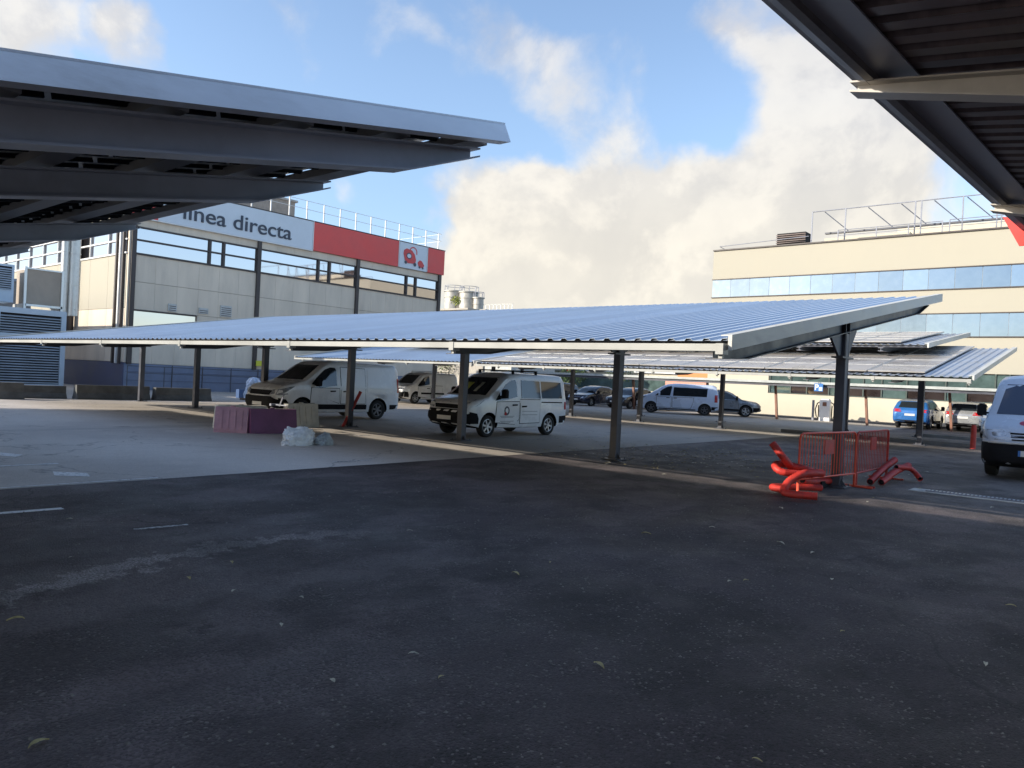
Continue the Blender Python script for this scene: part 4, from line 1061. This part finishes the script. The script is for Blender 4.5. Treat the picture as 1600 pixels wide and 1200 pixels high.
big_van = dict(L=5.0, W=1.95, H=1.96, belt=1.12, tumble=.13, rr=.16, wr=.335, ww=.22, axles=(.93, 4.03), spokes=6, rim='d', mirror=(1.42, 1.12),
    prof=[(0, .78), (.06, .95), (.25, 1.08), (.9, 1.24), (1.02, 1.28), (1.75, 1.80), (1.95, 1.90), (2.3, 1.95), (4.85, 1.93), (4.95, 1.86), (5.0, 1.75)],
    patches=[('windscreen', [(-.74, 1.30), (.74, 1.30), (.62, 1.80), (-.62, 1.80)], 'F', GLASSD, .006),
             ('side_window', [(1.25, 1.17), (1.45, 1.38), (1.78, 1.66), (2.0, 1.74), (2.18, 1.74), (2.24, 1.66), (2.24, 1.14), (1.6, 1.06)], 'S', GLASSD, .009),
             ('front_bumper', [(-.86, .30), (.86, .30), (.90, .62), (.70, .74), (-.70, .74), (-.90, .62)], 'F', BLACK, .03),
             ('bumper_corner', [(.10, .38), (0.44, .38), (0.44, .52), (.32, .66), (.10, .70)], 'S', BLACK, .012),
             ('grille', [(-.55, .78), (.55, .78), (.62, .93), (-.62, .93)], 'F', BLACK, .012),
             ('headlight', [(.03, .80), (.12, .78), (.42, .95), (.62, 1.08), (.45, 1.06), (.10, .96)], 'S', LAMP, .010),
             ('headlight', [(.60, .80), (.84, .84), (.86, .98), (.62, .95)], 'F', LAMP, .012),
             ('headlight', [(-.60, .80), (-.84, .84), (-.86, .98), (-.62, .95)], 'F', LAMP, .012),
             ('number_plate', rect(-.26, .44, .26, .55), 'F', PLATE, .04),
             ('side_moulding', [(1.42, .36), (3.5, .36), (3.5, .52), (1.42, .52)], 'S', BLACK, .016),
             ('rear_corner', rect(4.55, .36, 4.97, .52), 'S', BLACK, .016),
             ('rear_light', rect(4.90, .95, 4.98, 1.45), 'S', TAIL, .012),
             ('rear_window', rect(-.7, 1.2, .7, 1.7), 'B', GLASSD, .006),
             ('side_crease', [(2.5, 1.06), (4.7, 1.06), (4.7, 1.075), (2.5, 1.075)], 'S', 'paint', .014),
             ('cargo_side', [(3.50, .56), (3.62, .80), (3.78, .88), (4.3, .88), (4.55, .62), (4.8, .62), (4.8, 1.72), (3.55, 1.74)], 'S', 'paint', .008)],
    doors=[([(1.22, .56), (1.40, .56), (1.46, .80), (2.34, .80 - .24), (2.34, 1.05), (1.25, 1.05)], 1.98, .93), ([(2.42, .55), (3.44, .55), (3.44, 1.74), (2.42, 1.76)], 2.5, .93)])
van_small = dict(L=4.4, W=1.70, H=1.83, belt=1.05, tumble=.13, rr=.16, wr=.305, ww=.19, axles=(.80, 3.525), spokes=6, rim='s', mirror=(1.25, 1.10),
    prof=[(0, .72), (.05, .88), (.2, .98), (.68, 1.10), (.80, 1.14), (1.45, 1.64), (1.7, 1.76), (2.1, 1.82), (4.2, 1.80), (4.33, 1.68), (4.38, 1.3), (4.4, 1.1)],
    patches=[('windscreen', [(-.66, 1.16), (.66, 1.16), (.56, 1.66), (-.56, 1.66)], 'F', GLASSD, .006),
             ('side_window', [(1.02, 1.02), (1.20, 1.20), (1.52, 1.48), (1.78, 1.60), (1.94, 1.62), (1.98, 1.55), (1.98, 1.14), (1.4, 1.03)], 'S', GLASSD, .009),
             ('rear_side_window', [(2.16, 1.10), (4.12, 1.12), (4.10, 1.60), (2.2, 1.62)], 'S', GLASSD, .009),
             ('window_pillar', rect(3.05, 1.10, 3.10, 1.61), 'S', 'paint', .013),
             ('front_bumper', [(-.76, .28), (.76, .28), (.80, .66), (.64, .74), (-.64, .74), (-.80, .66)], 'F', BLACK, .03),
             ('bumper_corner', [(.10, .38), (0.38, .38), (0.38, .52), (.32, .66), (.10, .70)], 'S', BLACK, .012),
             ('grille', [(-.45, .77), (.45, .77), (.50, .88), (-.50, .88)], 'F', BLACK, .014),
             ('headlight', [(.03, .80), (.30, .86), (.58, 1.02), (.42, 1.04), (.10, .95)], 'S', LAMP, .010),
             ('headlight', [(.52, .78), (.72, .82), (.72, .96), (.54, .92)], 'F', LAMP, .012),
             ('headlight', [(-.52, .78), (-.72, .82), (-.72, .96), (-.54, .92)], 'F', LAMP, .012),
             ('number_plate', rect(-.26, .46, .26, .57), 'F', PLATE, .04),
             ('rear_corner', [(4.0, .38), (4.38, .38), (4.38, .60), (4.0, .58)], 'S', BLACK, .02),
             ('rear_light', rect(4.26, .78, 4.37, 1.02), 'S', TAIL, .012),
             ('rear_window', rect(-.6, 1.1, .6, 1.6), 'B', GLASSD, .006),
             ('sliding_rail', rect(3.10, .98, 4.12, 1.01), 'S', BLACK, .012)],
    doors=[([(1.05, .42), (1.90, .36), (2.06, .50), (2.06, 1.00), (1.10, .98)], 1.76, .88), ([(2.12, .38), (3.02, .40), (3.02, 1.06), (2.12, 1.06)], 2.18, .84)],
    rack=(1.95, 3.0), rack_m=BLACK)
partner = dict(van_small, L=4.38, W=1.81, axles=(.92, 3.65), wr=.32, spokes=7, mirror=(1.3, 1.08), rack=(2.0, 2.8, 3.7), rack_m=WHITEP,
    patches=[p for p in van_small['patches'] if p[0] not in ('rear_side_window', 'window_pillar', 'sliding_rail')]+[('side_moulding', rect(1.30, .56, 3.15, .66), 'S', BLACK, .016)])
traveller = dict(L=4.95, W=1.92, H=1.90, belt=1.10, tumble=.13, rr=.17, wr=.335, ww=.21, axles=(.87, 4.145), spokes=5, rim='d', mirror=(1.35, 1.1), mirror_m=BLUEGREYV,
    prof=[(0, .74), (.05, .92), (.25, 1.05), (.75, 1.20), (1.5, 1.70), (1.8, 1.83), (2.3, 1.90), (4.6, 1.88), (4.8, 1.78), (4.92, 1.4), (4.95, 1.1)],
    patches=[('windscreen', [(-.74, 1.22), (.74, 1.22), (.62, 1.74), (-.62, 1.74)], 'F', GLASSD, .006),
             ('side_window', [(1.10, 1.12), (1.55, 1.52), (1.85, 1.70), (2.08, 1.74), (2.12, 1.66), (2.02, 1.14)], 'S', GLASSD, .009),
             ('rear_side_window', [(2.20, 1.14), (4.25, 1.16), (4.28, 1.66), (2.22, 1.68)], 'S', GLASSD, .009),
             ('front_bumper', [(-.84, .28), (.84, .28), (.86, .5), (-.86, .5)], 'F', BLACK, .02),
             ('grille', [(-.5, .62), (.5, .62), (.52, .84), (-.52, .84)], 'F', BLACK, .012),
             ('headlight', [(.03, .80), (.30, .88), (.55, 1.02), (.35, 1.04), (.08, .95)], 'S', LAMP, .010),
             ('side_moulding', rect(1.35, .30, 3.6, .36), 'S', BLACK, .012),
             ('rear_corner', rect(4.55, .36, 4.93, .56), 'S', BLACK, .016),
             ('rear_light', rect(4.72, .85, 4.90, 1.30), 'S', TAIL, .012),
             ('rear_window', rect(-.7, 1.15, .7, 1.65), 'B', GLASSD, .006)],
    doors=[([(1.20, .42), (1.32, .42), (2.10, .42), (2.10, 1.06), (1.20, 1.06)], 1.80, .98), ([(2.18, .42), (3.3, .42), (3.45, .85), (3.45, 1.06), (2.18, 1.06)], 2.24, .98)])
master = dict(L=5.4, W=1.98, H=2.28, belt=1.25, tumble=.09, rr=.2, wr=.34, ww=.225, axles=(.9, 4.4), spokes=5, rim='d', mirror=(.95, 1.35), plan=.35,
    prof=[(0, .92), (.04, 1.02), (.15, 1.10), (.62, 1.32), (.70, 1.36), (1.32, 2.02), (1.55, 2.18), (1.9, 2.27), (5.2, 2.27), (5.36, 2.2), (5.4, 2.1)],
    patches=[('windscreen', [(-.80, 1.38), (.80, 1.38), (.70, 2.06), (-.70, 2.06)], 'F', mat('blue tinted windscreen', (.035, .05, .09), .05, .0, 0, spec=.8), .006),
             ('side_window', [(.85, 1.32), (1.42, 1.92), (1.95, 1.95), (1.95, 1.30)], 'S', GLASSD, .009),
             ('front_bumper', [(-.90, .28), (.90, .28), (.94, .62), (.90, .76), (-.90, .76), (-.94, .62)], 'F', BLACK, .05),
             ('bumper_corner', [(.02, .30), (.46, .30), (.46, .60), (.36, .76), (.02, .78)], 'S', BLACK, .02),
             ('bumper_step', rect(-.92, .775, .92, .80), 'F', PLATE, .04),
             ('headlight', [(.52, .84), (.86, .84), (.88, 1.04), (.60, 1.06), (.50, 1.0)], 'F', LAMP, .014),
             ('headlight', [(-.52, .84), (-.86, .84), (-.88, 1.04), (-.60, 1.06), (-.50, 1.0)], 'F', LAMP, .014),
             ('headlight', [(.02, .85), (.24, .86), (.20, 1.04), (.03, 1.02)], 'S', LAMP, .01),
             ('grille', rect(-.44, .97, .44, 1.005), 'F', BLACK, .012), ('grille', rect(-.42, .90, .42, .94), 'F', BLACK, .012), ('grille', rect(-.40, .84, .40, .87), 'F', BLACK, .012),
             ('number_plate', rect(-.27, .52, .27, .64), 'F', PLATE, .065),
             ('logo', circ(-.05, 1.21, .27, 24, .065), 'F', mat('logo red', (.45, .04, .10), .4), .010),
             ('rear_window', rect(-.7, 1.3, .7, 1.9), 'B', GLASSD, .006), ('side_moulding', rect(1.4, .45, 3.9, .6), 'S', BLACK, .014)],
    doors=[([(.98, .50), (1.3, .42), (2.02, .42), (2.02, 1.24), (.90, 1.24)], 1.75, 1.1)])
hatch = dict(L=4.3, W=1.80, H=1.50, belt=.90, tumble=.20, rr=.16, wr=.31, ww=.2, axles=(.85, 3.45), spokes=5, mirror=(1.45, .92), zb=.2,
    prof=[(0, .58), (.08, .70), (.3, .78), (1.0, .92), (1.15, .95), (1.75, 1.32), (2.05, 1.43), (2.5, 1.49), (3.4, 1.46), (3.8, 1.36), (4.12, 1.08), (4.25, .95), (4.3, .75)],
    patches=[('windscreen', [(-.66, .97), (.66, .97), (.54, 1.36), (-.54, 1.36)], 'F', GLASSD, .006),
             ('side_window', [(1.45, .95), (1.85, 1.24), (2.15, 1.36), (2.55, 1.39), (2.55, .95)], 'S', GLASSD, .009),
             ('rear_side_window', [(2.62, .95), (2.62, 1.39), (3.3, 1.36), (3.65, 1.2), (3.75, 1.0)], 'S', GLASSD, .009),
             ('grille', [(-.5, .52), (.5, .52), (.5, .62), (-.5, .62)], 'F', BLACK, .012), ('lower_grille', [(-.6, .30), (.6, .30), (.55, .42), (-.55, .42)], 'F', BLACK, .02),
             ('headlight', [(.50, .56), (.78, .60), (.74, .72), (.52, .66)], 'F', LAMP, .012), ('headlight', [(-.50, .56), (-.78, .60), (-.74, .72), (-.52, .66)], 'F', LAMP, .012),
             ('headlight', [(.04, .60), (.40, .70), (.3, .76), (.06, .68)], 'S', LAMP, .01),
             ('number_plate', rect(-.26, .43, .26, .53), 'F', PLATE, .03),
             ('rear_window', [(-.60, 1.02), (.60, 1.02), (.52, 1.36), (-.52, 1.36)], 'B', GLASSD, .006),
             ('rear_light', [(.5, .78), (.8, .80), (.8, .95), (.55, .93)], 'B', TAIL, .012), ('rear_light', [(-.5, .78), (-.8, .80), (-.8, .95), (-.55, .93)], 'B', TAIL, .012),
             ('number_plate', rect(-.26, .62, .26, .73), 'B', PLATE, .015), ('rear_bumper', rect(-.7, .28, .7, .42), 'B', BLACK, .02)],
    doors=[([(1.35, .34), (2.55, .34), (2.55, .90), (1.35, .90)], 2.28, .80), ([(2.62, .34), (3.2, .34), (3.45, .7), (3.55, .90), (2.62, .90)], 3.2, .80)])
suv = dict(hatch, L=4.45, W=1.84, H=1.66, belt=1.02, wr=.35, axles=(.88, 3.5), mirror=(1.45, 1.05), zb=.26,
    prof=[(0, .74), (.06, .86), (.25, .96), (1.0, 1.06), (1.15, 1.09), (1.7, 1.46), (2.0, 1.58), (2.5, 1.65), (3.7, 1.60), (4.05, 1.50), (4.3, 1.15), (4.42, 1.0), (4.45, .9)],
    patches=[('windscreen', [(-.68, 1.11), (.68, 1.11), (.56, 1.50), (-.56, 1.50)], 'F', GLASSD, .006),
             ('side_window', [(1.40, 1.08), (1.80, 1.38), (2.1, 1.50), (2.55, 1.53), (2.55, 1.08)], 'S', GLASSD, .009),
             ('rear_side_window', [(2.62, 1.08), (2.62, 1.53), (3.6, 1.50), (3.9, 1.3), (3.95, 1.12)], 'S', GLASSD, .009),
             ('grille', [(-.5, .64), (.5, .64), (.5, .80), (-.5, .80)], 'F', BLACK, .012), ('lower_grille', [(-.7, .32), (.7, .32), (.62, .52), (-.62, .52)], 'F', BLACK, .03),
             ('headlight', [(.52, .70), (.82, .74), (.78, .88), (.54, .82)], 'F', LAMP, .012), ('headlight', [(-.52, .70), (-.82, .74), (-.78, .88), (-.54, .82)], 'F', LAMP, .012),
             ('headlight', [(.04, .74), (.42, .84), (.3, .90), (.06, .84)], 'S', LAMP, .01), ('side_moulding', rect(1.3, .36, 3.05, .46), 'S', BLACK, .012), ('bumper_corner', [(.02, .36), (.44, .36), (.42, .60), (.02, .62)], 'S', BLACK, .012),
             ('number_plate', rect(-.26, .54, .26, .64), 'F', PLATE, .04),
             ('rear_window', [(-.62, 1.16), (.62, 1.16), (.54, 1.50), (-.54, 1.50)], 'B', GLASSD, .006),
             ('rear_light', [(.45, .92), (.82, .92), (.82, 1.08), (.5, 1.08)], 'B', TAIL, .012), ('rear_light', [(-.45, .92), (-.82, .92), (-.82, 1.08), (-.5, 1.08)], 'B', TAIL, .012),
             ('number_plate', rect(-.26, .72, .26, .84), 'B', PLATE, .015), ('rear_bumper', rect(-.75, .30, .75, .48), 'B', BLACK, .02)],
    doors=[([(1.35, .48), (2.55, .48), (2.55, 1.02), (1.35, 1.02)], 2.28, .92), ([(2.62, .48), (3.1, .48), (3.42, .85), (3.55, 1.02), (2.62, 1.02)], 3.2, .92)])
HQ = R(-90)


def place(front_left_wheel_pq, spec, heading):
    """vehicle centre from the ground point of its left front wheel"""
    x = spec['L']/2-spec['axles'][0]; y = spec['W']/2
    c, s = math.cos(heading), math.sin(heading)
    return (front_left_wheel_pq[0]-(x*c-y*s), front_left_wheel_pq[1]-(x*s+y*c), .004)


v, pt = vehicle('delivery_van', 'large white panel van with dark front bumper parked behind the maroon barrier', 'van', big_van, place((-20.75, 14.15), big_van, HQ), HQ, WHITEV)
v, pt = vehicle('small_van', 'small white van with side windows and a round door emblem, under the carport', 'van', van_small, place((-13.87, 15.45), van_small, HQ), HQ, WHITEV)
pt('emblem', circ(1.52, .74, .115, 18, .13), 'L', INK, .012); pt('emblem_centre', circ(1.52, .745, .06, 14, .075), 'L', WHITEV, .016); pt('emblem_accent', circ(1.46, .66, .05, 12, .05), 'L', TAIL, .02)
for zz_, a, b in ((.58, 1.24, 1.86), (.55, 1.28, 1.8), (.44, 1.25, 1.84), (.41, 1.3, 1.7)): pt('print_line', rect(a, zz_, b, zz_+.014), 'L', mat('grey print', (.3, .3, .32), .5), .012)
for zz_ in (.62, .72): pt('print_line', rect(2.2, zz_, 2.9, zz_+.014), 'L', mat('grey print', (.3, .3, .32)), .012)
pt('dash_card', rect(-.40, 1.22, -.16, 1.50), 'F', mat('hi vis card', (.62, .66, .14), .5), .009); pt('dash_card', [(.10, 1.25), (.22, 1.25), (.24, 1.52), (.12, 1.52)], 'F', mat('pale card', (.5, .52, .42), .5), .009)
vehicle('small_van', 'small white windowless van with pale roof bars parked farther back behind the others', 'van', partner, place((-32.2, 29.5), partner, HQ), HQ, WHITEV)
hd = math.atan2(-.42, -.90)
vehicle('minibus', 'pale blue minibus with long side windows standing side-on under the solar carport', 'van', traveller, place((-24.1, 42.0), traveller, hd), hd, BLUEGREYV)
hd2 = math.atan2(.50, .86)
vehicle('parked_suv', 'grey car with dark wheel arches nosing out behind the rear of the pale blue minibus', 'car', suv, (-21.3, 46.3, .004), hd2, GREYV)
v, pt = vehicle('delivery_van', 'tall white van facing forward at the right edge, with red oval logo', 'van', master, (-1.86, 19.15+2.7, .004), HQ, mat('white blue vehicle paint', (.52, .58, .68), .28, .0, .04, 1.0, dirt=.15, dirtcol=(.4, .42, .48), coat=.5))
pt('logo_letter', circ(-.16, 1.21, .055, 14, .035), 'F', PLATE, .014); pt('logo_letter', circ(0, 1.21, .055, 14, .035), 'F', PLATE, .014)
pt('plate_strip', rect(-.27, .52, -.225, .64), 'F', SIGNB, .07)
vehicle('parked_car', 'bright blue car seen from behind, nose to the cream wall', 'car', suv, (-10.3, 48.6, .004), R(90), BLUEV)
vehicle('parked_car', 'silver car seen from behind, right of the bright blue car', 'car', suv, (-7.85, 49.3, .004), R(90), SILVERV)
vehicle('parked_car', 'white car partly hidden left of the tall white van at the right edge', 'car', suv, (-4.9, 40.5, .004), R(-90), WHITEV)
vehicle('parked_suv', 'black tall car just right of the small van with side windows', 'car', suv, (-35.6, 47.2, .004), HQ, DARKV)
vehicle('parked_car', 'navy low car with its bonnet towards the yard, middle of the dark row', 'car', hatch, (-32.4, 47.6, .004), HQ, NAVYV)
vehicle('parked_car', 'black low car left of the pale blue minibus, end of the dark row', 'car', hatch, (-29.2, 47.8, .004), HQ, DARKV)
vehicle('parked_suv', 'dark car standing behind the front of the pale blue minibus', 'car', suv, (-27.0, 49.4, .004), HQ, GREYV)

# ------------------------------------------------------------------ barriers, hoses, plastic barriers, bag
def crowd_barrier(a, b, label, m, feet):
    a, b = Vector(a), Vector(b); L_ = (b-a).length; ang = math.atan2((b-a).y, (b-a).x)
    root = thing('crowd_barrier', label, 'barrier', (a.x, a.y, 0), ang, 'red crowd barriers around the carport post')
    r_ = .019; q = MB(); h = .98; c = .10
    pts = [(0, 0, .03), (0, 0, h-c), (c*.3, 0, h-c*.3), (c, 0, h), (L_-c, 0, h), (L_-c*.3, 0, h-c*.3), (L_, 0, h-c), (L_, 0, .03)]
    q.tube(pts, r_, 8); q.tube([(0, 0, .24), (L_, 0, .24)], r_*.9, 8); q.build('frame', m, root)
    n = 19; bme = MB().tube([(0, 0, .24), (0, 0, h)], .007, 6).mesh('bar'); bme.materials.append(m)
    for k in range(1, n+1): link('bar', bme, None, root, (L_*k/(n+1), 0, 0))
    q = MB(); q.box((L_*.42, -.008, .62), (L_*.58, .008, .86)); q.build('badge_plate', REDPD, root)
    for x in feet:
        x_ = x*L_; q = MB(); q.bar((x_, -.32, .02), (x_, .32, .02), .04, .03); q.bar((x_, 0, .02), (x_, 0, .24), .035, .035); q.build('foot', m, root)


crowd_barrier((-4.29, 12.25, 0), (-4.02, 14.3, 0), 'bright red crowd barrier nearer the camera, standing over the red hoses', REDP, (.0, 1.0))
crowd_barrier((-4.02, 14.37, 0), (-4.03, 16.5, 0), 'duller red crowd barrier just behind the bright one', REDPD, (.02, .98))


def hose(points, r_, label, m=REDH, rip=.012):
    P = [Vector(p) for p in points]; out = []
    def cr(p0, p1, p2, p3, t): return .5*((2*p1)+(-p0+p2)*t+(2*p0-5*p1+4*p2-p3)*t*t+(-p0+3*p1-3*p2+p3)*t**3)
    Q = [P[0]*2-P[1]]+P+[P[-1]*2-P[-2]]
    for i in range(1, len(Q)-2):
        n = max(2, int((Q[i+1]-Q[i]).length/.02))
        for k in range(n): out.append(cr(Q[i-1], Q[i], Q[i+1], Q[i+2], k/n))
    out.append(P[-1])
    c = sum(out, Vector())/len(out); c.z = 0
    t = thing('corrugated_hose', label, 'hose', c, 0, 'red corrugated hoses by the crowd barriers')
    q = MB(); q.tube([p-c for p in out], r_, 12, radii=[r_+(rip if i % 2 else 0) for i in range(len(out))], caps=False); q.build('hose_wall', m, t)
    q = MB(); q.tube([p-c for p in out[1:-1]], r_*.8, 10, caps=True); q.build('hose_inside', DARKIN, t)


def px(x, y, z=0):   # named ground spots near the first crowd barrier
    return (x, y, z)


r_ = .052
hose([(-4.6, 12.9, .22), (-4.42, 12.3, .40), (-4.42, 12.0, .55), (-4.55, 11.95, .72), (-4.62, 11.95, .80)], r_, 'red hose end sticking up at the left of the hose pile')
hose([(-4.5, 13.4, .16), (-4.15, 12.4, .38), (-4.5, 12.15, .47), (-4.58, 12.0, .44), (-4.42, 11.95, .36), (-4.1, 12.3, .34)], r_*.95, 'red hose lying on top of the pile left of the crowd barrier')
hose([(-4.1, 12.8, .09), (-4.5, 12.3, .09), (-4.62, 12.05, .09), (-4.4, 11.9, .09)], r_*.9, 'red hose at the bottom of the pile left of the crowd barrier')
hose([(-4.0, 12.5, .36), (-4.12, 12.0, .37), (-4.25, 11.78, .26), (-4.28, 11.62, .12), (-4.18, 11.55, .085), (-3.98, 11.6, .085), (-3.80, 11.68, .085)], r_, 'bright red hose bending out to the front of the pile')
hose([(-4.25, 14.2, .10), (-4.4, 13.3, .12), (-4.35, 12.6, .2)], r_, 'red hose seen through the bars of the bright crowd barrier')
hose([(-3.86, 14.7, .085), (-3.9, 15.6, .24), (-3.92, 16.6, .38)], r_, 'dull red hose end lifting up right of the barriers', REDPD)
hose([(-3.7, 14.8, .085), (-3.72, 15.9, .22), (-3.75, 17.0, .27)], r_, 'dull red hose lying slightly below the lifted one right of the barriers', REDPD)
hose([(-3.72, 15.9, .30), (-3.6, 16.4, .26), (-3.5, 16.5, .16), (-3.4, 16.4, .07)], r_*.8, 'dull red hose curving down to the asphalt at the far right of the heap', REDPD)
q = MB(); q.box((-.2, -.25, 0), (.2, .25, .12)); q.box((-.17, -.21, .12), (.17, .21, .14)); tag(q.build('ballast_block', BLACK, None, (-4.5, 13.7, .0)), 'dark rubber ballast block on the asphalt under the bright crowd barrier', 'block')


def plastic_barrier(loc, rz, w, h, d, m, label, rib=True, lid=None):
    root = thing('plastic_barrier', label, 'barrier', loc, rz, 'plastic barriers standing on the concrete')
    q = MB(); prof = [(-d/2, 0), (d/2, 0), (d/2, .08), (d*.28, h*.9), (d*.26, h), (-d*.26, h), (-d*.28, h*.9), (-d/2, .08)]
    q.prism(prof, 0, -w/2, w/2); o = q.build('shell', m, root)
    if rib:
        for sx in (-.30, -.1, .1, .30):
            q = MB(); y0 = -d/2; q.add([(sx*w-.03, y0-.02, .1), (sx*w+.03, y0-.02, .1), (sx*w+.03, -d*.28-.02, h*.88), (sx*w-.03, -d*.28-.02, h*.88), (sx*w-.03, y0+.05, .1), (sx*w+.03, y0+.05, .1), (sx*w+.03, -d*.2, h*.88), (sx*w-.03, -d*.2, h*.88)],
                [(0, 1, 2, 3), (4, 7, 6, 5), (0, 4, 5, 1), (1, 5, 6, 2), (2, 6, 7, 3), (3, 7, 4, 0)]); q.build('rib', m, root)
    q = MB(); q.tube([(0, 0, h), (0, 0, h+.03)], .06, 12); q.build('filler_cap', lid or m, root)
    return root


A_ = math.atan2(1.45, .3)
plastic_barrier((-16.75, 10.55, .004), A_, 1.16, .60, .42, MAROON, 'dark maroon plastic barrier seen flat from the front', False)
plastic_barrier((-17.2, 9.75, .004), A_-R(30), .78, .62, .42, PINKP, 'faded pink plastic barrier turned away left of the maroon one')
plastic_barrier((-18.4, 12.5, .004), A_+R(8), .95, .66, .42, CREAMP, 'cream plastic barrier behind the right end of the maroon one')
plastic_barrier((-18.3, 10.6, .004), A_+R(4), 1.3, .60, .42, CREAMP, 'long cream plastic barrier standing behind the maroon one', True)
q = MB(); q.box((-.28, -.12, 0), (-.20, .12, .06)); q.bar((0, 0, .0), (.12, .05, .34), .03); q.bar((.0, 0, .3), (.02, .22, .33), .03); q.tube([(-.3, 0, .03), (.32, .02, .03)], .02, 6)
tag(q.build('metal_clamp', STEELG, None, (-17.3, 11.1, .64)), 'small metal clamp lying on top of the plastic barriers', 'clamp')

# plastic bags
def bag(loc, sx, sy, sz, seed, label, m=BAG):
    bm = bmesh.new(); bmesh.ops.create_icosphere(bm, subdivisions=5, radius=1)
    from mathutils import noise
    for v_ in bm.verts:
        p = v_.co.copy(); k = 1+.34*noise.noise(p*1.7+Vector((seed, 0, 0)))+.30*abs(noise.noise(p*3.6+Vector((0, seed, 0))))-.22*abs(noise.noise(p*6+Vector((seed, 1, 2))))-.08*abs(noise.noise(p*14))
        p = p*k; p.z = max(p.z, -.35); v_.co = Vector((p.x*sx, p.y*sy, (p.z+.35)*sz))
    me = bpy.data.meshes.new('plastic_bag'); bm.to_mesh(me); bm.free()
    for p_ in me.polygons: p_.use_smooth = True
    o = link('plastic_bag', me, m, None, loc); tag(o, label, 'bag', 'plastic bags on the concrete'); return o


o = bag((-13.95, 9.45, .004), .27, .40, .27, 3.1, 'large crumpled whitish plastic bag on the concrete before the cream barrier'); o.rotation_euler = (0, 0, R(12))
bag((-13.75, 9.98, .004), .15, .19, .18, 8.7, 'smaller crumpled whitish plastic bag leaning on the large one', mat('grey plastic bag', (.42, .46, .48), .4, .0, .3, 9, bump=.5, bscale=14))

# fallen leaves
def leaf_mesh(seed):
    rnd = random.Random(seed); n = 7; L_ = .05; vs = []
    for k in range(n+1):
        t = k/n; w = math.sin(math.pi*t)**.8*.018*rnd.uniform(.85, 1.15); z = .012*math.sin(math.pi*t)+.01*t*rnd.random()
        vs += [((t-.5)*L_*2, -w, z+.006), ((t-.5)*L_*2, 0, z), ((t-.5)*L_*2, w, z+.008)]
    fs = []
    for k in range(n):
        for j in range(2): fs.append((k*3+j, (k+1)*3+j, (k+1)*3+j+1, k*3+j+1))
    return MB().add(vs, fs).mesh('fallen_leaf')


lms = [leaf_mesh(k) for k in range(4)]
for k, m in enumerate(lms): m.materials.append(LEAFM if k < 2 else LEAFB)
LP = [(-2.34, 3.64), (-4.94, 2.87), (-5.68, 3.27), (-5.2, 1.59), (-3.45, 1.16), (-3.96, 4.83), (-6.59, 2.39), (-8.19, 2.94), (-3.18, 2.99), (-3.17, 2.42), (-5.78, 5.3), (-3.86, 8.27), (-4.15, 7.27), (-2.97, 8.05), (-2.57, 7.85), (-.8, 7.19), (-.72, 5.45), (-1.55, 5.42), (-1.25, 3.24), (-3.28, 12.41), (-3.89, 10.49), (-4.51, 3.14), (-5.44, 2.79), (-4.09, 2.71), (-2.83, 2.87), (-4.02, 5.38), (-2.65, 6.06), (-2.57, 6.21), (-2.07, 6.86), (-1.83, 13.69)]
rr = random.Random(11)
for k, (x, y) in enumerate(LP):
    o = link('fallen_leaf', lms[0 if k in (0, 3, 5, 15, 2, 4) else rr.choice((0, 2, 3))], None, None, (x, y, .004), (0, 0, rr.uniform(0, 6.28))); s_ = rr.uniform(.45, .75) if k not in (0, 3, 4, 5) else .95
    if y > 6: s_ *= 1.5
    o.scale = (s_, s_, s_)
    if k == 0: tag(o, 'yellow fallen leaf on the asphalt low in the middle of the picture', 'leaf')
    elif k == 3: tag(o, 'yellowish fallen leaf on the worn pale band at the left edge', 'leaf')
    elif k == 4: tag(o, 'yellow fallen leaf in the bottom left corner', 'leaf')
    else: tag(o, 'small dry pale leaf lying on the dark asphalt', 'leaf', 'small fallen leaves on the asphalt')
# litter of leaves and chips under the first carport
q = MB(); rr = random.Random(5)
for k in range(420):
    x = rr.gauss(-8.5, 1.9); y = rr.gauss(16.5, 1.7) if k % 2 else rr.uniform(13, 20); a = rr.uniform(0, 6.28); s_ = rr.uniform(.02, .07)
    if y < 12.5: continue
    c, s = math.cos(a)*s_, math.sin(a)*s_
    q.add([(x-c, y-s, .012), (x+s*.5, y-c*.5, .02), (x+c, y+s, .015), (x-s*.5, y+c*.5, .024)], [(0, 1, 2, 3)], k % 2)
o = q.build('leaf_litter', [LEAFM, LEAFB]); o['kind'] = 'stuff'; o['label'] = 'scattered dry leaves and chips under the first carport'; o['category'] = 'litter'
q = MB()
for k in range(900):
    y = rr.uniform(1.2, 14)*rr.uniform(.3, 1); x = rr.uniform(-9, .5); s_ = rr.uniform(.004, .011)
    q.add([(x-s_, y-s_, .001), (x+s_, y-s_*.6, .001), (x+s_*.7, y+s_, .001), (x, y, .001+s_)], [(0, 1, 3), (1, 2, 3), (2, 0, 3)])
o = q.build('gravel', mat('loose stones', (.20, .19, .18), .8, .0, .4, 30)); o['kind'] = 'stuff'; o['label'] = 'small loose stones scattered on the asphalt'; o['category'] = 'gravel'
